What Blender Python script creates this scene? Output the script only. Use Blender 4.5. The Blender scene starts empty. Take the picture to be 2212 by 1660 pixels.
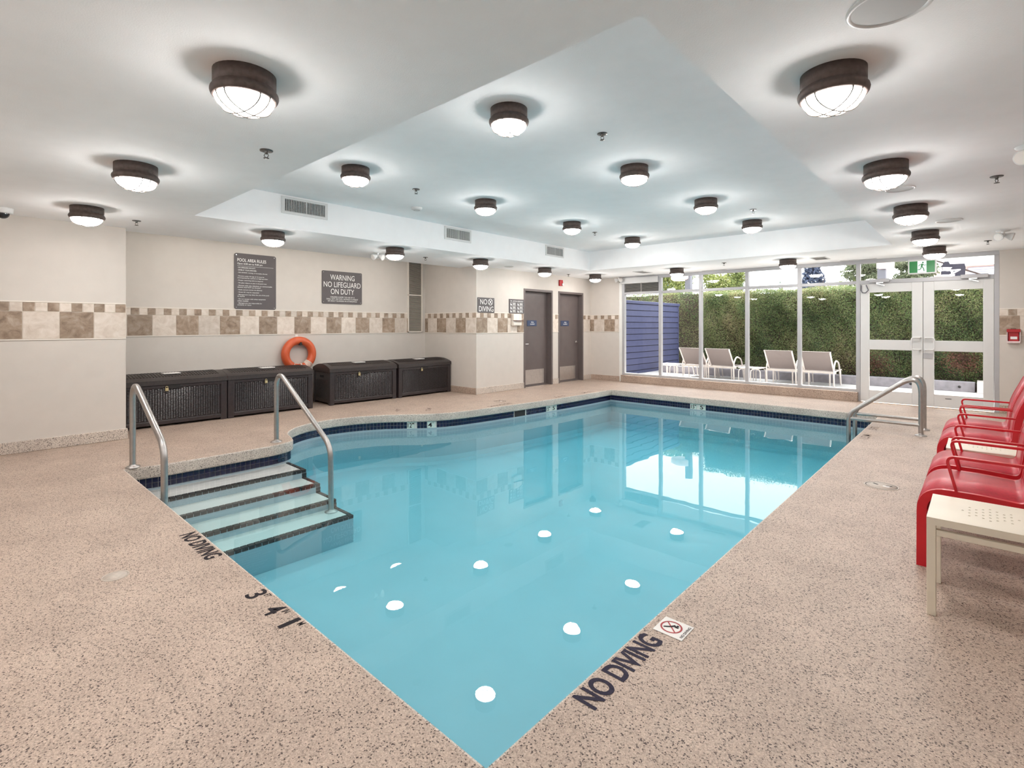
import bpy, bmesh, math, random
from math import sin, cos, pi, radians, sqrt, atan2
from mathutils import Vector, Matrix
from mathutils.geometry import tessellate_polygon

C = bpy.context.scene.collection
scene = bpy.context.scene
random.seed(7)

# ------------------------------------------------------------------ camera, sky, sun, exposure
cam = bpy.data.cameras.new('camera')
cam.sensor_width = 36.0
cam.lens = 36.0 * 1109.0 / 2212.0
cam.shift_y = -126.5 / 2212.0
cam.clip_start = 0.05
cam.clip_end = 300
camo = bpy.data.objects.new('camera', cam)
camo.location = (0, 0, 1.36)
camo.rotation_euler = (pi / 2, 0, radians(42.37))
C.objects.link(camo)
scene.camera = camo

world = bpy.data.worlds.new('world')
scene.world = world
world.use_nodes = True
bg = world.node_tree.nodes['Background']
bg.inputs[0].default_value = (0.96, 0.97, 1.0, 1)
bg.inputs[1].default_value = 2.3

SUN_ELEV = radians(57.5)
sun = bpy.data.lights.new('sun', 'SUN')
sun.energy = 10.0
sun.angle = radians(0.6)
sun.color = (1.0, 0.94, 0.86)
suno = bpy.data.objects.new('sun', sun)
suno.rotation_euler = Vector((0.12, -cos(SUN_ELEV), -sin(SUN_ELEV))).to_track_quat('-Z', 'Y').to_euler()
suno.location = (0, 20, 20)
C.objects.link(suno)

LAMP_STRENGTH = 44.0

vs = scene.view_settings
vs.view_transform = 'Standard'
vs.look = 'None'
vs.gamma = 1.0
vs.use_curve_mapping = False
vs.exposure = 1.22
cy = scene.cycles
cy.use_denoising = True
cy.max_bounces = 10
cy.diffuse_bounces = 5
cy.glossy_bounces = 4
cy.transmission_bounces = 6
cy.transparent_max_bounces = 16
cy.caustics_reflective = False
cy.caustics_refractive = False
cy.sample_clamp_indirect = 6.0

# ------------------------------------------------------------------ materials
MATS = {}


def new_mat(name):
    m = bpy.data.materials.new(name)
    m.use_nodes = True
    nt = m.node_tree
    return m, nt, nt.nodes, nt.links, nt.nodes['Principled BSDF']


def ramp(nodes, stops, interp='LINEAR'):
    r = nodes.new('ShaderNodeValToRGB')
    r.color_ramp.interpolation = interp
    els = r.color_ramp.elements
    while len(els) < len(stops):
        els.new(0.5)
    for e, (p, c) in zip(els, stops):
        e.position = p
        e.color = (c[0], c[1], c[2], 1)
    return r


def plain(name, col, rough=0.5, metal=0.0, vary=0.08, scale=6.0, bump=0.0, bscale=80.0, emit=None, coat=0.0):
    m, nt, N, L, b = new_mat(name)
    tc = N.new('ShaderNodeTexCoord')
    no = N.new('ShaderNodeTexNoise')
    no.inputs['Scale'].default_value = scale
    no.inputs['Detail'].default_value = 4
    L.new(tc.outputs['Object'], no.inputs['Vector'])
    lo = [max(0, c * (1 - vary)) for c in col]
    hi = [min(1, c * (1 + vary)) for c in col]
    r = ramp(N, [(0.3, lo), (0.7, hi)])
    L.new(no.outputs['Fac'], r.inputs[0])
    L.new(r.outputs[0], b.inputs['Base Color'])
    b.inputs['Roughness'].default_value = rough
    b.inputs['Metallic'].default_value = metal
    if coat:
        b.inputs['Coat Weight'].default_value = coat
    if name.startswith('ink_'):
        b.inputs['Specular IOR Level'].default_value = 0.12
    if bump:
        n2 = N.new('ShaderNodeTexNoise')
        n2.inputs['Scale'].default_value = bscale
        n2.inputs['Detail'].default_value = 3
        L.new(tc.outputs['Object'], n2.inputs['Vector'])
        bp = N.new('ShaderNodeBump')
        bp.inputs['Strength'].default_value = bump
        bp.inputs['Distance'].default_value = 0.004
        L.new(n2.outputs['Fac'], bp.inputs['Height'])
        L.new(bp.outputs[0], b.inputs['Normal'])
    if emit:
        b.inputs['Emission Color'].default_value = (emit[0], emit[1], emit[2], 1)
        b.inputs['Emission Strength'].default_value = emit[3]
    MATS[name] = m
    return m


def terrazzo(name, base, pale, dark, frac=0.1, scale=115.0, rough=0.5):
    m, nt, N, L, b = new_mat(name)
    tc = N.new('ShaderNodeTexCoord')
    vo = N.new('ShaderNodeTexVoronoi')
    vo.inputs['Scale'].default_value = scale
    L.new(tc.outputs['Object'], vo.inputs['Vector'])
    sep = N.new('ShaderNodeSeparateColor')
    L.new(vo.outputs['Color'], sep.inputs[0])
    r = ramp(N, [(0.0, dark), (frac * 0.55, dark), (frac, [c * 0.72 for c in base]), (frac + 0.12, base), (0.8, pale), (1.0, [min(1, c * 1.12) for c in pale])])
    L.new(sep.outputs[0], r.inputs[0])
    # only the cell cores of the dark chips stay dark
    vo2 = N.new('ShaderNodeTexVoronoi')
    vo2.inputs['Scale'].default_value = scale * 2.1
    L.new(tc.outputs['Object'], vo2.inputs['Vector'])
    sep2 = N.new('ShaderNodeSeparateColor')
    L.new(vo2.outputs['Color'], sep2.inputs[0])
    r2 = ramp(N, [(0.0, (0.78, 0.72, 0.68)), (1.0, (1.12, 1.1, 1.08))])
    L.new(sep2.outputs[1], r2.inputs[0])
    mx = N.new('ShaderNodeMixRGB')
    mx.blend_type = 'MULTIPLY'
    mx.inputs[0].default_value = 1
    L.new(r.outputs[0], mx.inputs[1])
    L.new(r2.outputs[0], mx.inputs[2])
    no = N.new('ShaderNodeTexNoise')
    no.inputs['Scale'].default_value = 2.2
    no.inputs['Detail'].default_value = 5
    no.inputs['Roughness'].default_value = 0.62
    L.new(tc.outputs['Object'], no.inputs['Vector'])
    r3 = ramp(N, [(0.3, (0.86, 0.84, 0.84)), (0.7, (1.1, 1.1, 1.1))])
    L.new(no.outputs['Fac'], r3.inputs[0])
    mx2 = N.new('ShaderNodeMixRGB')
    mx2.blend_type = 'MULTIPLY'
    mx2.inputs[0].default_value = 1
    L.new(mx.outputs[0], mx2.inputs[1])
    L.new(r3.outputs[0], mx2.inputs[2])
    L.new(mx2.outputs[0], b.inputs['Base Color'])
    b.inputs['Roughness'].default_value = rough
    bp = N.new('ShaderNodeBump')
    bp.inputs['Strength'].default_value = 0.35
    bp.inputs['Distance'].default_value = 0.003
    L.new(vo.outputs['Distance'], bp.inputs['Height'])
    L.new(bp.outputs[0], b.inputs['Normal'])
    MATS[name] = m
    return m


def marble_tile(name, a, bcol, c):
    m, nt, N, L, b = new_mat(name)
    tc = N.new('ShaderNodeTexCoord')
    oi = N.new('ShaderNodeObjectInfo')
    mul = N.new('ShaderNodeMath')
    mul.operation = 'MULTIPLY'
    mul.inputs[1].default_value = 37.0
    L.new(oi.outputs['Random'], mul.inputs[0])
    no = N.new('ShaderNodeTexNoise')
    no.noise_dimensions = '4D'
    no.inputs['Scale'].default_value = 9.0
    no.inputs['Detail'].default_value = 7
    no.inputs['Roughness'].default_value = 0.65
    no.inputs['Distortion'].default_value = 0.9
    L.new(tc.outputs['Object'], no.inputs['Vector'])
    L.new(mul.outputs[0], no.inputs['W'])
    r = ramp(N, [(0.32, a), (0.5, bcol), (0.68, c)])
    L.new(no.outputs['Fac'], r.inputs[0])
    hsv = N.new('ShaderNodeHueSaturation')
    mr = N.new('ShaderNodeMapRange')
    mr.inputs['To Min'].default_value = 0.88
    mr.inputs['To Max'].default_value = 1.1
    L.new(oi.outputs['Random'], mr.inputs['Value'])
    L.new(mr.outputs[0], hsv.inputs['Value'])
    L.new(r.outputs[0], hsv.inputs['Color'])
    L.new(hsv.outputs[0], b.inputs['Base Color'])
    b.inputs['Roughness'].default_value = 0.35
    MATS[name] = m
    return m


def foliage(name, cols, scale=0.7):
    m, nt, N, L, b = new_mat(name)
    tc = N.new('ShaderNodeTexCoord')
    geo = N.new('ShaderNodeNewGeometry')
    no = N.new('ShaderNodeTexNoise')
    no.inputs['Scale'].default_value = scale
    no.inputs['Detail'].default_value = 3
    L.new(tc.outputs['Object'], no.inputs['Vector'])
    mixv = N.new('ShaderNodeMath')
    mixv.operation = 'MULTIPLY_ADD'
    mixv.inputs[1].default_value = 0.45
    L.new(geo.outputs['Random Per Island'], mixv.inputs[0])
    sc = N.new('ShaderNodeMath')
    sc.operation = 'MULTIPLY_ADD'
    sc.inputs[1].default_value = 1.3
    sc.inputs[2].default_value = -0.42
    L.new(no.outputs['Fac'], sc.inputs[0])
    L.new(sc.outputs[0], mixv.inputs[2])
    n = len(cols)
    r = ramp(N, [(i / (n - 1), c) for i, c in enumerate(cols)])
    L.new(mixv.outputs[0], r.inputs[0])
    L.new(r.outputs[0], b.inputs['Base Color'])
    b.inputs['Roughness'].default_value = 0.6
    b.inputs['Specular IOR Level'].default_value = 0.25
    tr = N.new('ShaderNodeBsdfTranslucent')
    L.new(r.outputs[0], tr.inputs['Color'])
    mx = N.new('ShaderNodeMixShader')
    mx.inputs[0].default_value = 0.3
    L.new(b.outputs[0], mx.inputs[1])
    L.new(tr.outputs[0], mx.inputs[2])
    L.new(mx.outputs[0], N['Material Output'].inputs['Surface'])
    MATS[name] = m
    return m


def thin_clear(name, ior, tint, rough=0.0, wave=None):
    """front faces mirror by Fresnel, the rest passes straight through"""
    m, nt, N, L, b = new_mat(name)
    N.remove(b)
    tr = N.new('ShaderNodeBsdfTransparent')
    tr.inputs[0].default_value = (tint[0], tint[1], tint[2], 1)
    gl = N.new('ShaderNodeBsdfGlossy')
    gl.inputs['Roughness'].default_value = rough
    fr = N.new('ShaderNodeFresnel')
    fr.inputs['IOR'].default_value = ior
    geo = N.new('ShaderNodeNewGeometry')
    sub = N.new('ShaderNodeMath')
    sub.operation = 'SUBTRACT'
    sub.inputs[0].default_value = 1
    L.new(geo.outputs['Backfacing'], sub.inputs[1])
    mul = N.new('ShaderNodeMath')
    mul.operation = 'MULTIPLY'
    L.new(fr.outputs[0], mul.inputs[0])
    L.new(sub.outputs[0], mul.inputs[1])
    mx = N.new('ShaderNodeMixShader')
    L.new(mul.outputs[0], mx.inputs[0])
    L.new(tr.outputs[0], mx.inputs[1])
    L.new(gl.outputs[0], mx.inputs[2])
    L.new(mx.outputs[0], N['Material Output'].inputs['Surface'])
    if wave:
        tc = N.new('ShaderNodeTexCoord')
        no = N.new('ShaderNodeTexNoise')
        no.inputs['Scale'].default_value = wave[0]
        no.inputs['Detail'].default_value = 2
        L.new(tc.outputs['Object'], no.inputs['Vector'])
        bp = N.new('ShaderNodeBump')
        bp.inputs['Strength'].default_value = 1.0
        bp.inputs['Distance'].default_value = wave[1]
        L.new(no.outputs['Fac'], bp.inputs['Height'])
        L.new(bp.outputs[0], gl.inputs['Normal'])
        L.new(bp.outputs[0], fr.inputs['Normal'])
    MATS[name] = m
    return m, nt


terrazzo('terrazzo', (0.415, 0.330, 0.272), (0.525, 0.424, 0.355), (0.065, 0.038, 0.03), 0.11, 205)
terrazzo('terrazzo_pale', (0.55, 0.495, 0.44), (0.67, 0.62, 0.565), (0.12, 0.1, 0.09), 0.12, 190)
plain('wall_paint', (0.61, 0.562, 0.515), 0.75, vary=0.02, bump=0.12, bscale=220)
plain('ceiling_paint', (0.885, 0.885, 0.895), 0.85, vary=0.015, bump=0.25, bscale=160)
plain('white_trim', (0.78, 0.77, 0.74), 0.5, vary=0.03)
plain('grout', (0.70, 0.63, 0.55), 0.8, vary=0.05)
plain('liner', (0.78, 0.72, 0.65), 0.4, vary=0.04)
marble_tile('tile_dark', (0.19, 0.13, 0.092), (0.33, 0.245, 0.18), (0.45, 0.365, 0.295))
marble_tile('tile_light', (0.55, 0.46, 0.385), (0.66, 0.575, 0.50), (0.74, 0.665, 0.60))
plain('tile_rust', (0.34, 0.20, 0.13), 0.4, vary=0.2, scale=12)
plain('lamp_metal', (0.10, 0.073, 0.065), 0.55, 0.3, vary=0.25, scale=40, bump=0.2)
plain('lamp_wire', (0.035, 0.026, 0.02), 0.6, 0.0)
plain('lamp_lens', (0.9, 0.88, 0.84), 0.3, emit=(1.0, 0.965, 0.93, LAMP_STRENGTH))
plain('lamp_lens_dim', (0.9, 0.88, 0.84), 0.3, emit=(1.0, 0.95, 0.88, LAMP_STRENGTH * 0.38))
plain('sprinkler_metal', (0.10, 0.095, 0.09), 0.35, 0.6)
plain('steel', (0.44, 0.415, 0.40), 0.36, 1.0, vary=0.06, scale=30)
plain('chrome', (0.8, 0.8, 0.8), 0.15, 1.0, vary=0.03)
plain('kick_metal', (0.62, 0.58, 0.55), 0.3, 0.9, vary=0.06, scale=20)
plain('brass', (0.62, 0.5, 0.28), 0.35, 0.8)
plain('door_brown', (0.125, 0.10, 0.095), 0.38, vary=0.06)
plain('frame_brown', (0.13, 0.105, 0.10), 0.45, vary=0.06)
plain('dark_gap', (0.02, 0.018, 0.018), 0.8)
plain('sign_grey', (0.095, 0.082, 0.085), 0.5, vary=0.04)
plain('sign_blue', (0.035, 0.055, 0.12), 0.4)
plain('ink_white', (0.85, 0.84, 0.82), 0.6, vary=0.03)
plain('ink_black', (0.018, 0.014, 0.018), 0.6, vary=0.2, scale=200)
plain('ink_navy', (0.03, 0.025, 0.045), 0.65, vary=0.4, scale=260)
plain('ink_worn', (0.19, 0.145, 0.125), 0.8, vary=0.5, scale=90)
plain('ink_red', (0.38, 0.07, 0.075), 0.5)
plain('plaque_white', (0.74, 0.71, 0.68), 0.5)
plain('wicker', (0.034, 0.026, 0.027), 0.28, vary=0.2, scale=30)
plain('wicker_lid', (0.036, 0.028, 0.027), 0.42, vary=0.25, scale=50, bump=0.3, bscale=120)
plain('ring_orange', (0.62, 0.105, 0.035), 0.32, vary=0.06)
plain('rope_white', (0.76, 0.70, 0.62), 0.8)
plain('frame_alu', (0.44, 0.435, 0.45), 0.42, 0.15, vary=0.02)
plain('frame_white', (0.66, 0.655, 0.65), 0.4, vary=0.02)
plain('red_metal', (0.52, 0.009, 0.018), 0.33, vary=0.08)
plain('red_weave', (0.47, 0.022, 0.04), 0.33, vary=0.15, scale=60, bump=0.25, bscale=300)
plain('table_cream', (0.72, 0.645, 0.53), 0.45, vary=0.03)
plain('plaster', (0.375, 0.465, 0.515), 0.6, vary=0.03, scale=2)
plain('step_plaster', (0.55, 0.55, 0.535), 0.6, vary=0.03, scale=2)
plain('navy_tile', (0.009, 0.010, 0.040), 0.12, vary=0.35, scale=14)
plain('black_tile', (0.008, 0.008, 0.009), 0.5, vary=0.2, scale=14)
plain('maroon_tile', (0.07, 0.014, 0.012), 0.2)
plain('pool_grout', (0.66, 0.66, 0.62), 0.7)
plain('marker_tile', (0.62, 0.72, 0.66), 0.25)
plain('fire_red', (0.42, 0.018, 0.024), 0.35)
plain('cover_clear', (0.75, 0.6, 0.6), 0.2)
plain('exit_green', (0.0, 0.13, 0.028), 0.4, emit=(0.0, 0.3, 0.04, 0.10))
plain('exit_white', (0.8, 0.88, 0.88), 0.4, emit=(0.8, 0.95, 0.95, 0.25))
plain('speaker_grille', (0.50, 0.50, 0.50), 0.7, vary=0.02)
plain('camera_dark', (0.02, 0.02, 0.022), 0.1)
plain('vent_dark', (0.035, 0.035, 0.035), 0.8)
plain('louver_grey', (0.30, 0.285, 0.275), 0.5)
plain('alcove_louver', (0.42, 0.375, 0.325), 0.5)
plain('blue_board', (0.042, 0.049, 0.115), 0.6, vary=0.08, scale=8)
plain('patio', (0.60, 0.585, 0.58), 0.8, vary=0.06)
plain('concrete', (0.25, 0.235, 0.26), 0.85, vary=0.15, scale=9, bump=0.2)
plain('sling', (0.17, 0.14, 0.135), 0.7, vary=0.1, scale=90)
plain('lounger_white', (0.62, 0.57, 0.545), 0.4)
plain('bark', (0.05, 0.032, 0.026), 0.9, vary=0.4, scale=12)
plain('pink_render', (0.62, 0.47, 0.44), 0.8)
plain('shutter_grey', (0.42, 0.42, 0.50), 0.7)
plain('flag_navy', (0.014, 0.012, 0.024), 0.7)
plain('flag_orange', (0.6, 0.25, 0.1), 0.7)
plain('post_grey', (0.12, 0.12, 0.14), 0.6)
plain('soffit', (0.70, 0.70, 0.70), 0.8)
plain('lid_stone', (0.50, 0.43, 0.37), 0.6, vary=0.1, scale=60)
foliage('hedge_leaf', [(0.016, 0.03, 0.018), (0.065, 0.115, 0.04), (0.15, 0.19, 0.07), (0.25, 0.24, 0.12), (0.33, 0.27, 0.16)], 1.1)
foliage('maple_leaf', [(0.06, 0.10, 0.03), (0.15, 0.18, 0.05), (0.26, 0.26, 0.10)], 1.0)
foliage('spruce_leaf', [(0.025, 0.035, 0.06), (0.05, 0.065, 0.11), (0.09, 0.11, 0.17)], 1.0)
foliage('cedar_leaf', [(0.03, 0.055, 0.04), (0.06, 0.10, 0.07), (0.09, 0.13, 0.10)], 1.0)
foliage('olive_leaf', [(0.04, 0.065, 0.035), (0.10, 0.12, 0.065), (0.22, 0.22, 0.15)], 1.0)
foliage('dry_leaf', [(0.05, 0.025, 0.018), (0.12, 0.05, 0.035), (0.20, 0.09, 0.06)], 2.0)
thin_clear('pane', 1.36, (0.96, 0.975, 0.97))
_, wnt = thin_clear('water', 1.333, (1, 1, 1), 0.0, wave=(1.8, 0.0012))
va = wnt.nodes.new('ShaderNodeVolumeAbsorption')
va.inputs['Color'].default_value = (0.0, 0.88, 0.985, 1)
va.inputs['Density'].default_value = 0.48
wnt.links.new(va.outputs[0], wnt.nodes['Material Output'].inputs['Volume'])
M = MATS


# ------------------------------------------------------------------ mesh helpers
class MB:
    """collects faces and links them as one mesh object"""

    def __init__(self):
        self.v, self.f, self.s = [], [], []

    def add(self, vs, fs, smooth=False):
        o = len(self.v)
        self.v += [tuple(p) for p in vs]
        self.f += [tuple(i + o for i in q) for q in fs]
        self.s += [smooth] * len(fs)
        return self

    def box(self, a, b):
        x0, x1 = sorted((a[0], b[0])); y0, y1 = sorted((a[1], b[1])); z0, z1 = sorted((a[2], b[2]))
        return self.add([(x0, y0, z0), (x1, y0, z0), (x1, y1, z0), (x0, y1, z0), (x0, y0, z1), (x1, y0, z1), (x1, y1, z1), (x0, y1, z1)],
                        [(0, 3, 2, 1), (4, 5, 6, 7), (0, 1, 5, 4), (1, 2, 6, 5), (2, 3, 7, 6), (3, 0, 4, 7)])

    def bev(self, a, b, r=0.004, seg=2):
        bm = bmesh.new()
        bmesh.ops.create_cube(bm, size=1)
        for v in bm.verts:
            v.co = Vector([(a[i] + b[i]) / 2 + v.co[i] * abs(b[i] - a[i]) for i in range(3)])
        bmesh.ops.bevel(bm, geom=bm.edges[:], offset=r, segments=seg, profile=0.5, affect='EDGES')
        return self.bm(bm, False)

    def bm(self, bm, smooth=False):
        bm.verts.index_update()
        self.add([v.co[:] for v in bm.verts], [[v.index for v in f.verts] for f in bm.faces], smooth)
        bm.free()
        return self

    def frame_box(self, O, U, V, N, u0, u1, v0, v1, n0, n1):
        O, U, V, N = Vector(O), Vector(U), Vector(V), Vector(N)
        p = [O + U * u + V * v + N * n for n in (n0, n1) for u, v in ((u0, v0), (u1, v0), (u1, v1), (u0, v1))]
        return self.add([q[:] for q in p], [(0, 3, 2, 1), (4, 5, 6, 7), (0, 1, 5, 4), (1, 2, 6, 5), (2, 3, 7, 6), (3, 0, 4, 7)])

    def prism(self, pts, O, U, V, N, n0, n1):
        """polygon pts in the plane (O,U,V), thick along N"""
        O, U, V, N = Vector(O), Vector(U), Vector(V), Vector(N)
        k = len(pts)
        vs = [(O + U * a + V * b + N * n0)[:] for a, b in pts] + [(O + U * a + V * b + N * n1)[:] for a, b in pts]
        fs = [tuple(range(k))[::-1], tuple(range(k, 2 * k))] + [(i, (i + 1) % k, (i + 1) % k + k, i + k) for i in range(k)]
        return self.add(vs, fs)

    def tube(self, path, r, n=10, closed=False, smooth=True, caps=True):
        P = [Vector(p) for p in path]
        k = len(P)
        T = []
        for i in range(k):
            a = P[(i - 1) % k] if (closed or i) else P[0]
            b = P[(i + 1) % k] if (closed or i < k - 1) else P[-1]
            T.append((b - a).normalized())
        up = Vector((0, 0, 1)) if abs(T[0].z) < 0.9 else Vector((1, 0, 0))
        nn = (up - T[0] * up.dot(T[0])).normalized()
        vs = []
        for i in range(k):
            nn = (nn - T[i] * nn.dot(T[i])).normalized()
            bb = T[i].cross(nn)
            rr = r[i] if isinstance(r, (list, tuple)) else r
            for j in range(n):
                a = 2 * pi * j / n
                vs.append((P[i] + nn * cos(a) * rr + bb * sin(a) * rr)[:])
        fs = []
        for i in range(k if closed else k - 1):
            for j in range(n):
                a, b = i * n + j, i * n + (j + 1) % n
                c, d = ((i + 1) % k) * n + (j + 1) % n, ((i + 1) % k) * n + j
                fs.append((a, b, c, d))
        self.add(vs, fs, smooth)
        if caps and not closed:
            self.add(vs[:n], [tuple(range(n))[::-1]])
            self.add(vs[-n:], [tuple(range(n))])
        return self

    def lathe(self, prof, n=24, c=(0, 0, 0), axis='Z', smooth=True):
        vs, fs = [], []
        for r, z in prof:
            for j in range(n):
                a = 2 * pi * j / n
                p = (r * cos(a), r * sin(a), z)
                if axis == 'X':
                    p = (p[2], p[0], p[1])
                elif axis == 'Y':
                    p = (p[0], p[2], p[1])
                vs.append((c[0] + p[0], c[1] + p[1], c[2] + p[2]))
        for i in range(len(prof) - 1):
            for j in range(n):
                fs.append((i * n + j, i * n + (j + 1) % n, (i + 1) * n + (j + 1) % n, (i + 1) * n + j))
        return self.add(vs, fs, smooth)

    def band(self, prof, y0, y1, t0, t1, smooth=False):
        """flat bar that follows the profile [(x,z)], from y0 to y1, between offsets t0 and t1 along its normal"""
        P = [Vector((a, b)) for a, b in prof]
        vs = []
        for i, p in enumerate(P):
            d = (P[min(i + 1, len(P) - 1)] - P[max(i - 1, 0)]).normalized()
            nrm = Vector((-d.y, d.x))
            a, b = p + nrm * t0, p + nrm * t1
            vs += [(a.x, y0, a.y), (a.x, y1, a.y), (b.x, y1, b.y), (b.x, y0, b.y)]
        k = len(P)
        fs = []
        for i in range(k - 1):
            for j in range(4):
                fs.append((i * 4 + j, i * 4 + (j + 1) % 4, (i + 1) * 4 + (j + 1) % 4, (i + 1) * 4 + j))
        fs += [(0, 3, 2, 1), tuple((k - 1) * 4 + j for j in range(4))]
        return self.add(vs, fs, smooth)

    def mesh(self, name, mat):
        me = bpy.data.meshes.new(name)
        me.from_pydata(self.v, [], self.f)
        me.polygons.foreach_set('use_smooth', self.s)
        if mat:
            me.materials.append(M[mat])
        me.update()
        return me

    def build(self, name, mat, parent=None, fix=True):
        me = self.mesh(name, mat)
        if fix and len(self.f) < 60000:
            bm = bmesh.new()
            bm.from_mesh(me)
            bmesh.ops.recalc_face_normals(bm, faces=bm.faces[:])
            bm.to_mesh(me)
            bm.free()
        return link(name, me, parent)


def link(name, me, parent=None):
    o = bpy.data.objects.new(name, me)
    C.objects.link(o)
    if parent:
        o.parent = parent
    return o


def tag(o, label=None, cat=None, group=None, kind=None):
    if label: o['label'] = label
    if cat: o['category'] = cat
    if group: o['group'] = group
    if kind: o['kind'] = kind
    return o


def thing(name, label, cat, loc=(0, 0, 0), rz=0, group=None):
    o = bpy.data.objects.new(name, None)
    C.objects.link(o)
    o.empty_display_size = 0.1
    o.location = loc
    o.rotation_euler = (0, 0, rz)
    return tag(o, label, cat, group)


def struct(name, mb, mat, parent=None, label=None):
    o = mb.build(name, mat, parent)
    o['kind'] = 'structure'
    if label: o['label'] = label
    return o


def dup(root, loc, rz=0, label=None, group=None):
    r = root.copy()
    C.objects.link(r)
    r.location = loc
    r.rotation_euler = (0, 0, rz)
    if label: r['label'] = label
    if group: r['group'] = group
    for ch in list(root.children):
        c = ch.copy()
        C.objects.link(c)
        c.parent = r
        for g in ch.children:
            d = g.copy()
            C.objects.link(d)
            d.parent = c
    return r


_tx = {}


def text_geo(body, bold=0.0):
    key = (body, bold)
    if key not in _tx:
        cu = bpy.data.curves.new('t', 'FONT')
        cu.body = body
        cu.resolution_u = 4
        cu.offset = bold
        ob = bpy.data.objects.new('t', cu)
        C.objects.link(ob)
        dg = bpy.context.evaluated_depsgraph_get()
        me = bpy.data.meshes.new_from_object(ob.evaluated_get(dg))
        vs = [v.co[:2] for v in me.vertices]
        fs = [tuple(p.vertices) for p in me.polygons]
        bpy.data.meshes.remove(me)
        bpy.data.objects.remove(ob)
        bpy.data.curves.remove(cu)
        x0 = min(v[0] for v in vs); x1 = max(v[0] for v in vs)
        y0 = min(v[1] for v in vs); y1 = max(v[1] for v in vs)
        _tx[key] = ([(v[0] - x0, v[1] - y0) for v in vs], fs, x1 - x0, y1 - y0)
    return _tx[key]


def put_text(mb, body, O, U, V, w=None, h=None, bold=0.0, center=False):
    """lettering in the plane (O,U,V), lower left at O (or centred on it along U), fitted to w and/or h"""
    vs, fs, tw, th = text_geo(body, bold)
    sx = (w / tw) if w else h / th
    sy = (h / th) if h else sx
    O, U, V = Vector(O), Vector(U), Vector(V)
    if center:
        O = O - U * (tw * sx / 2)
    mb.add([(O + U * a * sx + V * b * sy)[:] for a, b in vs], fs)
    return mb


def disc_pts(r, n=24, c=(0, 0), a0=0.0, a1=2 * pi, close=False):
    k = n + 1 if close else n
    return [(c[0] + r * cos(a0 + (a1 - a0) * i / n), c[1] + r * sin(a0 + (a1 - a0) * i / n)) for i in range(k)]


def ring_pts(mb, O, U, V, N, r0, r1, n, h, c=(0, 0)):
    O, U, V, N = Vector(O), Vector(U), Vector(V), Vector(N)
    vs, fs = [], []
    for i in range(n):
        a = 2 * pi * i / n
        for r in (r0, r1):
            vs.append((O + U * (c[0] + r * cos(a)) + V * (c[1] + r * sin(a)) + N * h)[:])
    for i in range(n):
        j = (i + 1) % n
        fs.append((2 * i, 2 * i + 1, 2 * j + 1, 2 * j))
    return mb.add(vs, fs)


def bez(p0, p1, p2, n=6):
    """rounded corner from p0 to p2 around p1"""
    p0, p1, p2 = Vector(p0), Vector(p1), Vector(p2)
    return [tuple((p0 * (1 - t) ** 2 + p1 * 2 * t * (1 - t) + p2 * t * t)[:]) for t in [i / n for i in range(n + 1)]]


def rounded(path, rads, n=6):
    """polyline with rounded inner corners"""
    P = [Vector(p) for p in path]
    out = [tuple(P[0])]
    for i in range(1, len(P) - 1):
        r = rads if not isinstance(rads, (list, tuple)) else rads[i - 1]
        a = P[i] + (P[i - 1] - P[i]).normalized() * r
        b = P[i] + (P[i + 1] - P[i]).normalized() * r
        out += bez(a, P[i], b, n)
    out.append(tuple(P[-1]))
    return out


X, Y, Z = Vector((1, 0, 0)), Vector((0, 1, 0)), Vector((0, 0, 1))

# ------------------------------------------------------------------ pool outline (counter-clockwise seen from above is reversed here: near edge, left, far, right)
CEIL, TRAY, WATER = 2.53, 2.93, -0.236
curve_ctrl = [(-5.90, 2.25), (-5.92, 2.55), (-6.02, 2.74), (-6.22, 2.815), (-6.45, 2.88), (-6.66, 3.03), (-6.82, 3.24), (-6.905, 3.48), (-6.925, 3.76),
              (-6.86, 4.09), (-6.69, 4.44), (-6.47, 4.71), (-6.25, 4.98), (-6.08, 5.40), (-5.98, 6.0), (-5.90, 6.7), (-5.83, 7.5), (-5.78, 8.5), (-5.77, 9.45)]


def catmull(P, n=7):
    out = []
    Q = [Vector(p) for p in P]
    for i in range(len(Q) - 1):
        p0 = Q[max(i - 1, 0)]; p1 = Q[i]; p2 = Q[i + 1]; p3 = Q[min(i + 2, len(Q) - 1)]
        for t in [k / n for k in range(n)]:
            out.append(0.5 * ((2 * p1) + (p2 - p0) * t + (2 * p0 - 5 * p1 + 4 * p2 - p3) * t * t + (3 * p1 - p0 - 3 * p2 + p3) * t ** 3))
    out.append(Q[-1])
    return out


OUT = [Vector((-1.125, 1.115)), Vector((-5.965, 1.115)), Vector((-5.90, 1.45))] + catmull(curve_ctrl) + [Vector((-1.13, 9.45))]


def offset(P, d):
    """outline pushed outward (into the deck) by d; the loop runs clockwise"""
    k = len(P)
    res = []
    for i in range(k):
        a = (P[i] - P[i - 1]).normalized()
        b = (P[(i + 1) % k] - P[i]).normalized()
        na, nb = Vector((-a.y, a.x)), Vector((-b.y, b.x))
        if i == 0:
            pass
        m = (na + nb)
        m = m / max(0.5, m.dot(na)) if m.length > 1e-6 else na
        res.append(P[i] + m * d)
    return res


_area = sum(OUT[i].x * OUT[(i + 1) % len(OUT)].y - OUT[(i + 1) % len(OUT)].x * OUT[i].y for i in range(len(OUT)))
SGN = -1 if _area > 0 else 1          # left normal points outward for a clockwise loop


def off(d):
    return offset(OUT, d * SGN)


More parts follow.
